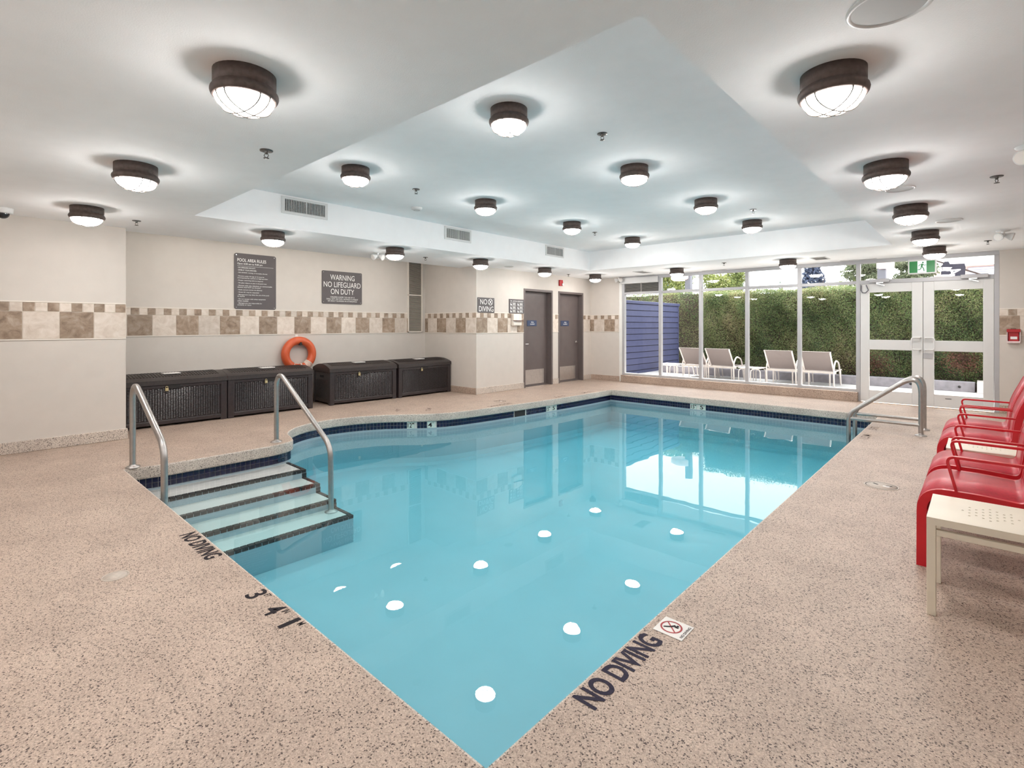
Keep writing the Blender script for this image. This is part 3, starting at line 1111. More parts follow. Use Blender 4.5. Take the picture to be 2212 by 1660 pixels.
def draw_cpr(t, w, h, O):
    put_text(t, 'CPR / ARTIFICIAL RESPIRATION', O + Y * (w / 2) + Z * (h - 0.055), Y, Z, w=w * 0.84, h=0.026, center=True)
    for r in range(3):
        for cc in range(2):
            a, b = 0.03 + cc * 0.225, 0.02 + r * 0.075
            for e in ((a, a + 0.19, b, b + 0.003), (a, a + 0.19, b + 0.060, b + 0.063)):
                t.frame_box(O, Y, Z, X, *e, 0, 0.0004)
            t.prism([(a + 0.005, b + 0.008), (a + 0.055, b + 0.008), (a + 0.05, b + 0.025), (a + 0.033, b + 0.028), (a + 0.02, b + 0.05), (a + 0.008, b + 0.045)], O, Y, Z, X, 0, 0.0004)
            for q in range(4):
                t.frame_box(O, Y, Z, X, a + 0.075, a + 0.18 - 0.02 * (q % 2), b + 0.012 + q * 0.011, b + 0.017 + q * 0.011, 0, 0.0004)


wall_sign('pool_rules_sign', 'tall grey pool area rules sign on the alcove wall', -8.93, 3.11, 3.775, 1.625, 2.54, 0.035, draw_rules)
wall_sign('lifeguard_warning_sign', 'grey warning sign saying no lifeguard on duty', -8.93, 4.608, 5.43, 1.765, 2.376, 0.022, draw_warn)
wall_sign('no_diving_sign', 'small grey no diving sign on the wall left of the doors', -7.316, 7.005, 7.475, 1.614, 1.916, 0.008, draw_nodive)
wall_sign('first_aid_chart', 'grey resuscitation chart with six picture panels beside the left brown door', -7.316, 7.92, 8.39, 1.614, 1.918, 0.006, draw_cpr)

# life ring on its hook
lr = thing('life_ring', 'orange life ring with white rope hanging above the storage boxes', 'life ring', (-8.845, 4.142, 0.855))
MB().tube([(0, 0.240 * cos(a), 0.240 * sin(a)) for a in [2 * pi * i / 48 for i in range(48)]], 0.070, 18, closed=True).build('ring_body', 'ring_orange', lr)


def coil(a0, turns, pitch, r=0.073):
    pts = []
    n = int(turns * 14)
    for i in range(n + 1):
        t = i / 14.0
        th = a0 + pitch * t
        ph = 2 * pi * t
        R = 0.240 + r * cos(ph)
        pts.append((r * sin(ph), R * cos(th), R * sin(th)))
    return pts


rp = MB()
rp.tube(coil(radians(-62), 6.0, radians(4.2)), 0.006, 6)
rp.tube(coil(radians(-84), 2.0, radians(4.0)), 0.006, 6)
rp.tube(coil(radians(-122), 1.0, radians(3)), 0.006, 6)
rp.tube([(0.07, 0.0, -0.17), (0.076, 0.05, -0.215), (0.078, 0.10, -0.245), (0.07, 0.17, -0.26)], 0.006, 6)
rp.build('rope', 'rope_white', lr)
MB().prism([(-0.03, -0.02), (0.03, -0.02), (0.015, 0.035), (-0.005, 0.035)], (0.055, 0.0, 0.178), Y, Z, X, -0.02, 0.02).build('grip_strap', 'dark_gap', lr)
hk = thing('ring_hook', 'white hook plate on the alcove wall above the orange life ring', 'hook', (-8.93, 4.13, 1.09))
MB().bev((0, -0.02, 0.0), (0.006, 0.03, 0.11), 0.002, 1).build('hook_plate', 'white_trim', hk)
MB().tube(rounded([(0.004, 0.0, 0.07), (0.014, 0.0, 0.05), (0.016, 0.0, 0.085)], 0.006), 0.004, 8).build('hook_arm', 'white_trim', hk)

# ------------------------------------------------------------------ deck storage boxes
def make_box(w):
    """front faces +X, width along Y from 0 to w, front face at x=0"""
    t = thing('storage_box', '', 'storage box')
    D, H = 0.66, 0.56
    b = MB()
    b.bev((-D, 0.012, 0.03), (-0.012, w - 0.012, H), 0.012)
    b.build('box_body', 'wicker', t)
    wv = MB()
    nx = int((w - 0.2) / 0.030)
    nz = int((H - 0.15) / 0.0215)
    dx = (w - 0.2) / nx
    dz = (H - 0.15) / nz
    for i in range(nx):
        for j in range(nz):
            y = 0.1 + i * dx
            z = 0.095 + j * dz + (dz / 2 if i % 2 else 0)
            wv.add([(-0.012, y + 0.003, z), (-0.012, y + dx - 0.003, z), (-0.012, y + dx - 0.003, z + dz * 0.8), (-0.012, y + 0.003, z + dz * 0.8),
                    (0.002, y + 0.007, z + dz * 0.12), (0.002, y + dx - 0.007, z + dz * 0.12), (-0.004, y + dx - 0.006, z + dz * 0.66), (-0.004, y + 0.006, z + dz * 0.66)],
                   [(4, 5, 6, 7), (0, 1, 5, 4), (1, 2, 6, 5), (2, 3, 7, 6), (3, 0, 4, 7)])
    ns = int((D - 0.16) / 0.030)
    for i in range(ns):
        for j in range(nz - 4):
            x = -0.08 - i * 0.030
            z = 0.095 + j * dz + (dz / 2 if i % 2 else 0)
            for yy, sg in ((0.012, -1), (w - 0.012, 1)):
                wv.add([(x, yy, z), (x - 0.024, yy, z), (x - 0.024, yy, z + dz * 0.8), (x, yy, z + dz * 0.8), (x - 0.005, yy + sg * 0.007, z + dz * 0.4), (x - 0.019, yy + sg * 0.007, z + dz * 0.4)],
                       [(0, 1, 5, 4), (1, 2, 5), (2, 3, 4, 5), (3, 0, 4)])
    tag(wv.build('weave', 'wicker', t), kind='stuff')
    for y in (0.0, w - 0.085):
        MB().bev((-0.07, y, 0.0), (0.008, y + 0.085, H - 0.002), 0.010).build('corner_post', 'wicker', t)
        MB().bev((-D - 0.005, y, 0.0), (-D + 0.06, y + 0.085, H - 0.002), 0.010).build('corner_post', 'wicker', t)
    MB().bev((-0.03, 0.08, 0.028), (0.004, w - 0.08, 0.085), 0.008).build('bottom_rail', 'wicker', t)
    MB().bev((-0.02, 0.08, H - 0.045), (0.004, w - 0.08, H - 0.003), 0.006).build('top_rail', 'wicker', t)
    # arched lid
    n = 14
    prof = []
    for i in range(n + 1):
        u = i / n
        prof.append((0.018 - u * (D + 0.03), H + 0.062 + 0.075 * sin(pi * min(1.0, u * 1.02)) ** 0.8))
    lid = MB()
    vs, k = [], len(prof)
    y0, y1 = -0.004, w + 0.004
    poly = prof + [(prof[-1][0], H), (prof[0][0], H)]
    lid.prism(poly, (0, 0, 0), X, Z, Y, y0, y1)
    lo = lid.build('lid', 'wicker_lid', t)
    rb = MB()
    q = 0.08
    while q < w - 0.08:
        rb.band([(a - 0.0, b) for a, b in prof[2:-2]], q, q + 0.012, -0.001, 0.004 if False else -0.005)
        rb.band([(a, b + 0.0) for a, b in prof[2:-2]], q, q + 0.012, -0.006, 0.001)
        q += 0.036
    tag(rb.build('lid_ribs', 'wicker_lid', lo), kind='stuff')
    MB().bev((-0.30, w * 0.42, H + 0.128), (-0.16, w * 0.58, H + 0.1415), 0.003, 1).build('care_label', 'plaque_white', t)
    ht = MB().box((0.004, w * 0.40, H - 0.055), (0.0105, w * 0.54, H - 0.005))
    ht.build('hasp_slot', 'dark_gap', t)
    lk = MB().bev((0.010, w * 0.40, H - 0.085), (0.028, w * 0.40 + 0.04, H - 0.045), 0.005)
    lk.tube(rounded([(0.018, w * 0.40 + 0.008, H - 0.05), (0.018, w * 0.40 + 0.008, H - 0.022), (0.018, w * 0.40 + 0.032, H - 0.022), (0.018, w * 0.40 + 0.032, H - 0.05)], 0.01), 0.004, 6)
    lk.build('padlock', 'brass', t)
    for yy, sg in ((0.012, -1), (w - 0.012, 1)):
        MB().box((-D / 2 - 0.06, yy + sg * 0.001, H - 0.10), (-D / 2 + 0.06, yy + sg * 0.009, H - 0.06)).build('side_grip', 'dark_gap', t)
    return t


GB = 'storage boxes in the alcove'
b1 = make_box(1.29)
b1.location = (-8.115, 1.44, 0)
tag(b1, 'dark wicker storage box nearest the near left wall, partly hidden by a handrail', group=GB)
dup(b1, (-8.11, 2.740, 0), 0, 'dark wicker storage box below the orange life ring', GB)
dup(b1, (-8.13, 4.335, 0), radians(-3.5), 'dark wicker storage box third from the left, its woven left end showing', GB)
dup(b1, (-8.04, 5.665, 0), radians(0.8), 'dark wicker storage box farthest right, beside the alcove end wall', GB)

# ------------------------------------------------------------------ handrails and ladder
R_T = 0.026


def flange(mb, x, y, z, r=0.062):
    return mb.lathe([(0.026, 0.03), (0.03, 0.018), (r * 0.8, 0.014), (r, 0.006), (r, 0.0)], 20, (x, y, z))


def handrail(label, y, base_x, top, bend, foot_z):
    o = thing('handrail', label, 'handrail', (base_x, y, 0), group='stainless handrails at the pool steps')
    tx, tz = top[0] - base_x, top[1]
    bx, bz = bend[0] - base_x, bend[1]
    path = rounded([(0, 0, 0.0), (0, 0, tz - 0.02), (tx, 0, tz + 0.035), (bx - 0.01, 0, bz + 0.03), (bx, 0, foot_z)], [0.10, 0.07, 0.14], 8)
    MB().tube(path, R_T, 16).build('rail_tube', 'steel', o)
    flange(MB(), 0, 0, 0).build('base_flange', 'steel', o)
    flange(MB(), bx, 0, foot_z).build('foot_flange', 'steel', o)
    return o


handrail('stainless handrail at the left end of the steps, near the camera', 1.185, -6.0, (-5.87, 0.765), (-4.92, 0.34), -0.42)
handrail('stainless handrail at the far end of the steps, foot standing in the water', 2.576, -6.075, (-5.955, 0.76), (-4.80, 0.12), -0.505)

ld = thing('pool_ladder', 'stainless pool ladder with two curved grab rails at the right deck', 'ladder', (-0.54, 8.3, 0))
for y, n in ((-0.24, 0), (0.24, 1)):
    path = rounded([(0, y, 0.0), (0, y, 0.785), (-0.755, y, 0.188), (-0.755, y, -0.70)], [0.27, 0.10], 12)
    MB().tube(path, R_T, 16).build('grab_rail', 'steel', ld)
    MB().tube([(-0.01, y, 0.13), (-0.75, y, 0.13)], 0.021, 12).build('cross_bar', 'steel', ld)
    flange(MB(), 0, y, 0).build('base_flange', 'steel', ld)
for z in (-0.36, -0.60):
    MB().bev((-0.80, -0.24, z - 0.012), (-0.71, 0.24, z + 0.012), 0.006).build('tread', 'steel', ld)

# ------------------------------------------------------------------ deck lettering, plaque, lids
HX = 0.0012
L1 = MB()
put_text(L1, 'NO DIVING', (-3.825, 0.998, HX), X, Y, w=0.515, h=0.097, bold=0.03)
L1.build('lettering', 'ink_black', floor, fix=False)
L2 = MB()
for s, x, w in (('3', -2.735, 0.062), ('4', -2.525, 0.066), ('1', -2.345, 0.028)):
    put_text(L2, s, (x, 0.997, HX), X, Y, w=w, h=0.1, bold=0.016)
for s, x in (('FT', -2.664, ), ('IN', -2.452), ('M', -2.297)):
    put_text(L2, s, (x, 1.064, HX), X, Y, w=0.03 if s != 'M' else 0.022, h=0.032, bold=0.01)
L2.build('lettering', 'ink_black', floor, fix=False)
L3 = MB()
put_text(L3, 'NO DIVING', (-1.002, 1.535, HX), Y, -X, w=0.535, h=0.104, bold=0.03)
L3.build('lettering', 'ink_navy', floor, fix=False)
for body, x, y, w in (('NO DIVING', -6.115, 6.62, 0.55), ('5 FT', -5.985, 8.02, 0.34), ('1.5 M', -5.955, 8.95, 0.36)):
    L4 = MB()
    put_text(L4, body, (x, y, HX), -Y, X, w=w, h=0.095, bold=0.02)
    L4.build('lettering', 'ink_worn', floor, fix=False)
for body, x, y, w in (('4 FT', -6.72, 4.72, 0.22), ('12 M', -6.40, 5.08, 0.24)):
    L4 = MB()
    u = Vector((-0.69, 0.72, 0)) * -1
    put_text(L4, body, Vector((x, y, HX)) - u * (w / 2), -u, Vector((u.y, -u.x, 0)), w=w, h=0.08, bold=0.02)
    L4.build('lettering', 'ink_worn', floor, fix=False)
for body, x, y, w in (('5 FT', -0.99, 8.10, 0.26), ('1.5 M', -0.99, 7.40, 0.30)):
    L4 = MB()
    put_text(L4, body, (x, y, HX), Y, -X, w=w, h=0.09, bold=0.02)
    L4.build('lettering', 'ink_worn', floor, fix=False)

pq = thing('no_diving_plaque', 'white square no diving plaque with red circle set in the right deck', 'plaque', (-1.016, 2.188, 0))
MB().bev((-0.068, -0.066, 0), (0.068, 0.066, 0.003), 0.001, 1).build('plate', 'plaque_white', pq)
O = Vector((-0.01, 0.0, 0.0036))
rc = MB()
ring_pts(rc, O, Y, -X, Z, 0.040, 0.048, 32, 0)
rc.frame_box(O, (Y - X).normalized(), (X + Y).normalized(), Z, -0.042, 0.042, -0.003, 0.003, 0, 0.0003)
rc.build('red_circle', 'ink_red', pq, fix=False)
dv = MB()
for pts in ([(-0.022, 0.028), (-0.014, 0.030), (0.006, 0.004), (0.0, -0.002)], [(0.0, -0.002), (0.008, 0.004), (0.024, -0.006), (0.018, -0.014)], [(0.006, -0.012), (0.018, -0.010), (0.012, -0.030), (0.006, -0.028)]):
    dv.prism(pts, O, Y, -X, Z, 0.0004, 0.0008)
dv.prism(disc_pts(0.006, 10, (0.022, -0.020)), O, Y, -X, Z, 0.0004, 0.0008)
dv.build('diver', 'ink_black', pq)
pt = MB()
put_text(pt, 'NO DIVING', (0.062, -0.05, 0.0036), Y, -X, w=0.10, h=0.013, bold=0.02)
pt.build('lettering', 'ink_black', pq, fix=False)


def lid(label, x, y, r, mat, fancy):
    o = thing('floor_lid', label, 'floor lid', (x, y, 0))
    MB().lathe([(0, 0.0025), (r * 0.86, 0.0025), (r * 0.86, 0.0)], 28).build('lid_plate', mat, o)
    MB().lathe([(r * 0.9, 0.0), (r * 0.9, 0.003), (r, 0.003), (r, 0.0)], 28).build('lid_ring', mat, o)
    if fancy:
        g = MB()
        for a in (0.4, 2.5):
            g.frame_box((0, 0, 0.003), (cos(a), sin(a), 0), (-sin(a), cos(a), 0), Z, r * 0.25, r * 0.62, -0.008, 0.008, 0, 0.0006)
        ring_pts(g, (0, 0, 0.0028), X, Y, Z, r * 0.86, r * 0.905, 28, 0)
        g.build('finger_slots', 'dark_gap', o, fix=False)
        MB().prism([(0.01, -0.015), (r * 0.45, -0.02), (r * 0.45, 0.02), (0.01, 0.015)], (0, 0, 0.003), X, Y, Z, 0, 0.0006).build('lid_label', 'plaque_white', o)
    return o


lid('flat round stone coloured drain lid in the near left deck', -3.465, 0.607, 0.062, 'lid_stone', False)
lid('round skimmer lid with finger slots in the right deck', -0.619, 5.32, 0.125, 'lid_stone', True)
lid('round skimmer lid in the far left deck before the alcove corner', -6.36, 6.65, 0.12, 'terrazzo', True)

# ------------------------------------------------------------------ ceiling lamps
def make_lamp():
    o = thing('ceiling_lamp', '', 'lamp')
    MB().lathe([(0.0, 0.0), (0.134, 0.0), (0.134, -0.058), (0.129, -0.062), (0.129, -0.067), (0.136, -0.070), (0.137, -0.082)], 36).build('housing', 'lamp_metal', o)
    MB().lathe([(0.137, -0.076), (0.143, -0.082), (0.1455, -0.092), (0.143, -0.104), (0.137, -0.114), (0.129, -0.119), (0.122, -0.117)], 36).build('bezel', 'lamp_metal', o)
    dome = [(0.126 * cos(t), -0.116 - 0.064 * sin(t)) for t in [pi / 2 * i / 9 for i in range(10)]]
    dome[-1] = (0.0005, dome[-1][1])
    MB().lathe(dome, 32).build('lens', 'lamp_lens', o)
    for k in range(4):
        ax = k // 2
        off_ = (-0.026, 0.026)[k % 2] if True else 0
        pts = []
        for i in range(25):
            u = sin(pi / 2 * (-1 + 2 * i / 24))
            h = sqrt(max(0.0, 1 - (off_ / 0.131) ** 2)) * 0.131
            a = u * h
            rr = min(1.0, sqrt(a * a + off_ * off_) / 0.131)
            z = -0.117 - 0.070 * sqrt(max(0.0, 1 - rr * rr))
            pts.append((a, off_, z) if ax == 0 else (off_, a, z))
        MB().tube(pts, 0.0033, 6, caps=False).build('guard_wire', 'lamp_wire', o)
    return o


lamp0 = make_lamp()
dim_lens = [c for c in lamp0.children if c.name.startswith('lens')][0].data.copy()
dim_lens.materials[0] = M['lamp_lens_dim']
used = []


def lamp(x, y, z, label, rz, group='caged black ceiling lamps'):
    if not used:
        used.append(1)
        lamp0.location = (x, y, z)
        lamp0.rotation_euler = (0, 0, rz)
        tag(lamp0, label, group=group)
        return lamp0
    return dup(lamp0, (x, y, z), rz, label, group)


YS = [0.92, 2.73, 4.54, 6.34, 8.15, 10.0]
NTH = ['nearest', 'second', 'third', 'fourth', 'fifth', 'farthest']
rr = random.Random(5)
for i, y in enumerate(YS):
    lamp(-6.535, y, CEIL, 'caged black ceiling lamp along the left side, %s%s' % (NTH[i], ' from the camera' if 0 < i < 5 else ' of that row'), rr.uniform(0, 1.5))
lamp(-2.535, 0.93, CEIL, 'largest caged ceiling lamp at the upper left, on the low ceiling', 0.35)
lamp(-4.56, 0.92, CEIL, 'caged ceiling lamp on the low near ceiling, between largest one and left wall', 0.3)
lamp(-4.60, 10.06, CEIL, 'caged ceiling lamp before the window panes, left one of two', 0.2)
lamp(-2.515, 10.0, CEIL, 'caged ceiling lamp before the window panes, right one of two', 0.5)
for i, y in enumerate([2.76, 4.56, 6.34, 8.15, 9.88]):
    lamp(-0.505, y, CEIL, 'caged ceiling lamp in the right row, ' + ['nearest the camera, unseen, added for even light', 'second from the camera, unseen, added for even light', 'third from the camera, seen only mirrored in the water', 'fourth from the camera', 'farthest, beside the exit sign'][i], 1.0 + 0.2 * i)
for i, y in enumerate([2.73, 4.55, 6.40, 8.24]):
    lamp(-4.60, y, TRAY, 'caged lamp in the raised ceiling, left row, ' + ['nearest the camera, unseen, added for even light', 'second from the camera, unseen, added for even light', 'third from the camera, seen only mirrored in the water', 'farthest'][i], 0.4 + 0.3 * i)
for i, y in enumerate([2.74, 4.57, 6.36, 8.12]):
    lamp(-2.53, y, TRAY, 'caged lamp in the raised ceiling, right row, ' + ['nearest the camera, unseen, added for even light', 'second from the camera, unseen, added for even light', 'third from the camera, seen only mirrored in the water', 'farthest'][i], 0.2 + 0.35 * i)

for i, x in enumerate([-4.56, -2.535, -0.505]):  # unseen extra lamps continuing the grid, added to brighten the near ceiling and deck
    lamp(x, -0.88, CEIL, 'added fill lamp behind the camera, unseen, %s of that row' % ['leftmost', 'middle one', 'rightmost'][i], 0.3 * i)
for i, y in enumerate([2.23, 3.36, 4.49, 5.62]):  # farther pair inferred from mirror images; nearer pair added for even light
    al = lamp(-8.02, y, 2.80, 'caged lamp high in the alcove, %s' % ['nearest the camera, unseen, added for even light', 'second from the camera, unseen, added for even light', 'third from the camera, seen only mirrored in the water', 'farthest'][i], 0.4 + i)
    for c in al.children:
        if c.name.startswith('lens'):
            c.data = dim_lens

# ------------------------------------------------------------------ sprinklers, vents, speakers, detectors
def make_sprinkler():
    o = thing('sprinkler', '', 'sprinkler')
    MB().lathe([(0.0, -0.004), (0.022, -0.004), (0.040, -0.006), (0.042, 0.0)], 20).build('escutcheon', 'sprinkler_metal', o)
    MB().lathe([(0.012, -0.002), (0.010, -0.022), (0.006, -0.026), (0.0, -0.026)], 12).build('nozzle', 'sprinkler_metal', o)
    f = MB()
    for s in (-1, 1):
        f.tube([(s * 0.008, 0, -0.02), (s * 0.014, 0, -0.035), (s * 0.003, 0, -0.052)], 0.0025, 6)
    f.build('arms', 'sprinkler_metal', o)
    MB().lathe([(0.0, -0.051), (0.018, -0.051), (0.018, -0.054), (0.0, -0.054)], 14).build('deflector', 'sprinkler_metal', o)
    return o


sp0 = make_sprinkler()
SPR = [(-3.523, 1.427, CEIL, 'metal fire sprinkler on the low near ceiling, below the largest lamp'), (-6.956, 1.409, CEIL, 'metal fire sprinkler above the near end of the left wall corner'),
       (-7.024, 5.5, CEIL, 'metal fire sprinkler above the alcove edge near the tall vent'), (-6.959, 9.546, CEIL, 'metal fire sprinkler in front of the brown doors'),
       (-3.532, 9.74, CEIL, 'metal fire sprinkler above the middle window panes'), (0.095, 5.532, CEIL, 'metal fire sprinkler at the right edge of the low ceiling'),
       (0.077, 9.641, CEIL, 'metal fire sprinkler near the glass doors at right'), (-2.285, 3.601, TRAY, 'metal fire sprinkler in the raised ceiling, largest, near right'),
       (-4.8, 3.624, TRAY, 'metal fire sprinkler in the raised ceiling, near left'), (-4.793, 7.324, TRAY, 'metal fire sprinkler in the raised ceiling, far left'),
       (-2.272, 7.336, TRAY, 'metal fire sprinkler in the raised ceiling, far right')]
for i, (x, y, z, lb) in enumerate(SPR):
    if i == 0:
        sp0.location = (x, y, z)
        sp0.rotation_euler = (0, 0, 0.9)
        tag(sp0, lb, group='fire sprinklers')
    else:
        dup(sp0, (x, y, z), 0.9, lb, 'fire sprinklers')

sd = thing('smoke_detector', 'flat white smoke detector in the raised ceiling', 'smoke detector', (-5.55, 4.2, TRAY))
MB().lathe([(0, -0.035), (0.05, -0.034), (0.072, -0.02), (0.075, 0.0)], 24).build('detector_body', 'frame_white', sd)
MB().lathe([(0.03, -0.036), (0.036, -0.0375), (0.042, -0.036)], 24).build('sensor_ring', 'speaker_grille', sd)


def speaker(label, x, y, r):
    o = thing('ceiling_speaker', label, 'speaker', (x, y, CEIL), group='round ceiling speakers')
    MB().lathe([(r * 0.86, -0.003), (r * 0.92, -0.010), (r, -0.006), (r, 0.0)], 40).build('speaker_rim', 'frame_white', o)
    MB().lathe([(0, -0.004), (r * 0.87, -0.004)], 40).build('speaker_grille', 'speaker_grille', o)


speaker('big round ceiling speaker at the upper right corner', -0.247, 2.32, 0.135)
speaker('round ceiling speaker behind the second lamp of the right row', -0.509, 5.47, 0.11)
speaker('round flush ceiling speaker right of the third lamp of right row', -0.257, 7.486, 0.12)
speaker('round flush ceiling speaker above the brown doors corner', -6.90, 7.47, 0.10)


def face_vent(label, ya, yb):
    o = thing('wall_vent', label, 'vent', (TX0, ya, 2.708), group='white vents on the raised ceiling side')
    w, h = yb - ya, 0.205
    f = MB()
    f.frame_box((0, 0, 0), Y, Z, X, 0, w, 0, 0.03, 0, 0.012)
    f.frame_box((0, 0, 0), Y, Z, X, 0, w, h - 0.03, h, 0, 0.012)
    f.frame_box((0, 0, 0), Y, Z, X, 0, 0.032, 0.03, h - 0.03, 0, 0.012)
    f.frame_box((0, 0, 0), Y, Z, X, w - 0.032, w, 0.03, h - 0.03, 0, 0.012)
    f.build('vent_frame', 'frame_white', o)
    MB().frame_box((0, 0, 0), Y, Z, X, 0.03, w - 0.03, 0.028, h - 0.028, 0.0005, 0.0015).build('vent_dark', 'vent_dark', o)
    s = MB()
    n = 26
    for i in range(n):
        y = 0.036 + (w - 0.072) * i / (n - 1)
        s.frame_box((0, 0, 0), Y, Z, X, y - 0.0022 - (0.003 if i == 13 else 0), y + 0.0022 + (0.003 if i == 13 else 0), 0.03, h - 0.03, 0.002, 0.010)
    for i in range(8):
        z = 0.04 + (h - 0.08) * i / 7
        s.frame_box((0, 0, 0), Y, Z, X, 0.032, w - 0.032, z - 0.0012, z + 0.0012, 0.0015, 0.004)
    tag(s.build('vent_slats', 'frame_white', o), kind='stuff')


face_vent('white wall vent on the raised ceiling side, nearest of three', 2.676, 3.259)
face_vent('white wall vent on the raised ceiling side, middle of three', 5.201, 5.762)
face_vent('white wall vent on the raised ceiling side, farthest of three', 7.714, 8.291)


def ceil_vent(label, x0, x1, y0, y1, along_x):
    o = thing('ceiling_vent', label, 'vent', (x0, y0, CEIL), group='vents in the low ceiling by the windows')
    w, d, b = x1 - x0, y1 - y0, 0.022
    f = MB()
    f.box((0, 0, -0.008), (w, b, 0)); f.box((0, d - b, -0.008), (w, d, 0)); f.box((0, b, -0.008), (b, d - b, 0)); f.box((w - b, b, -0.008), (w, d - b, 0))
    f.build('vent_frame', 'frame_white', o)
    MB().box((b, b, -0.002), (w - b, d - b, -0.001)).build('vent_dark', 'vent_dark', o)
    s = MB()
    n = max(3, int((w if not along_x else w) / 0.022))
    for i in range(n):
        x = b + (w - 2 * b) * (i + 0.5) / n
        s.box((x - 0.004, b, -0.007), (x + 0.004, d - b, -0.002))
    tag(s.build('vent_slats', 'louver_grey', o), kind='stuff')


ceil_vent('square ceiling vent above the leftmost window panes', -5.58, -5.33, 10.0, 10.46, False)
ceil_vent('square ceiling vent above the rightmost window pane', -2.18, -1.94, 10.0, 10.42, False)
ceil_vent('narrow slot vent above the leftmost window pane', -5.98, -5.50, 10.84, 10.93, True)
ceil_vent('narrow slot vent above the middle window pane', -4.40, -3.90, 10.84, 10.93, True)
ceil_vent('narrow slot vent left of the exit sign', -1.87, -1.33, 10.84, 10.93, True)


def twin_light(label, x, y, z, rz):
    o = thing('emergency_light', label, 'emergency light', (x, y, z), rz, group='white twin emergency lights')
    MB().lathe([(0.0, -0.014), (0.06, -0.012), (0.07, 0.0)], 24).build('mount_plate', 'frame_white', o)
    MB().tube([(0, 0, -0.01), (0, 0, -0.05)], 0.014, 10).build('stem', 'frame_white', o)
    for s in (-1, 1):
        h = MB()
        a = Vector((s * 0.75, -0.55, -0.35)).normalized()
        c = Vector((s * 0.022, 0, -0.06))
        h.tube([c - a * 0.01, c + a * 0.015, c + a * 0.05, c + a * 0.075], [0.022, 0.03, 0.046, 0.048], 16)
        ho = h.build('lamp_head', 'frame_white', o)
        MB().tube([c + a * 0.074, c + a * 0.078], [0.042, 0.04], 16).build('lamp_glass', 'plaque_white', ho)


twin_light('white twin emergency light at the alcove edge beside a caged lamp', -7.12, 4.62, CEIL, radians(60))
twin_light('white twin emergency light at the top left corner of the window', -6.44, 10.88, CEIL, 0)
twin_light('white twin emergency light on the ceiling right of the glass doors', 0.21, 8.75, CEIL, radians(30))
twin_light('white twin emergency light at the right edge of the picture', 0.235, 4.75, CEIL, radians(40))

dc = thing('dome_camera', 'white dome security camera with dark bubble at the far left edge', 'security camera', (-7.20, 0.36, CEIL))
MB().lathe([(0.0, -0.052), (0.066, -0.052), (0.078, -0.046), (0.08, 0.0)], 28).build('camera_base', 'frame_white', dc)
MB().lathe([(0.052 * cos(t), -0.052 - 0.052 * sin(t)) for t in [pi / 2 * i / 8 for i in range(9)]], 24).build('camera_bubble', 'camera_dark', dc)
d2 = thing('dome_camera', 'small brown dome security camera in the corner beyond the brown doors', 'security camera', (-7.15, 10.83, CEIL))
MB().lathe([(0.0, -0.06), (0.07, -0.06), (0.08, -0.05), (0.08, 0.0)], 24).build('camera_base', 'lamp_metal', d2)
MB().lathe([(0.05 * cos(t), -0.06 - 0.05 * sin(t)) for t in [pi / 2 * i / 8 for i in range(9)]], 20).build('camera_bubble', 'camera_dark', d2)

# ------------------------------------------------------------------ red chairs
def make_chair():
    o = thing('red_chair', '', 'chair')
    W = 0.265
    side = rounded([(-0.247, 0, 0), (-0.245, 0, 0.43), (0.0, 0, 0.430), (0.197, 0, 0.416), (0.224, 0, 0.66), (0.315, 0, 0.88)], [0.115, 0.02, 0.06, 0.08], 9)
    prof = [(p[0], p[2]) for p in side]
    for s in (-1, 1):
        y = s * W
        MB().band(prof, y - 0.015, y + 0.015, -0.022, 0.022).build('side_frame', 'red_metal', o)
        arm = rounded([(-0.092, 0, 0.43), (-0.142, 0, 0.636), (0.24, 0, 0.632)], [0.045], 8)
        MB().band([(p[0], p[2]) for p in arm], y - 0.0145, y + 0.0145, -0.0065, 0.0065).build('armrest', 'red_metal', o)
        MB().band([(0.16, 0.41), (0.26, 0.0)], y - 0.015, y + 0.015, -0.016, 0.016).build('rear_leg', 'red_metal', o)
    # woven sheet: over the front curve, the seat and the back
    st = [p for p in prof if p[1] > 0.20 and p[0] < 0.20 and p[1] < 0.47]
    st = [(-0.246, 0.285)] + [p for p in st if p[1] > 0.29]
    MB().band(st, -W + 0.015, W - 0.015, 0.010, 0.024, True).build('seat', 'red_weave', o)
    bk = [p for p in prof if p[0] > 0.17 and p[1] > 0.44]
    MB().band(bk, -W + 0.015, W - 0.015, 0.006, 0.02, True).build('backrest', 'red_weave', o)
    MB().bev((0.13, -W, 0.39), (0.155, W, 0.412), 0.003, 1).build('cross_rail', 'red_metal', o)
    MB().bev((-0.235, -W, 0.30), (-0.21, W, 0.325), 0.003, 1).build('cross_rail', 'red_metal', o)
    return o


GC = 'red chairs along the right wall'
ch = make_chair()
ch.location = (0, 3.985, 0)
tag(ch, 'red metal armchair behind the nearest cream side table', group=GC)
dup(ch, (0.0, 4.655, 0), 0, 'red metal armchair second from the camera, before the farther side table', GC)
dup(ch, (0.0, 5.84, 0), 0, 'red metal armchair third from the camera, behind the farther side table', GC)
dup(ch, (0.0, 6.46, 0), 0, 'red metal armchair farthest away, beside the glass doors', GC)

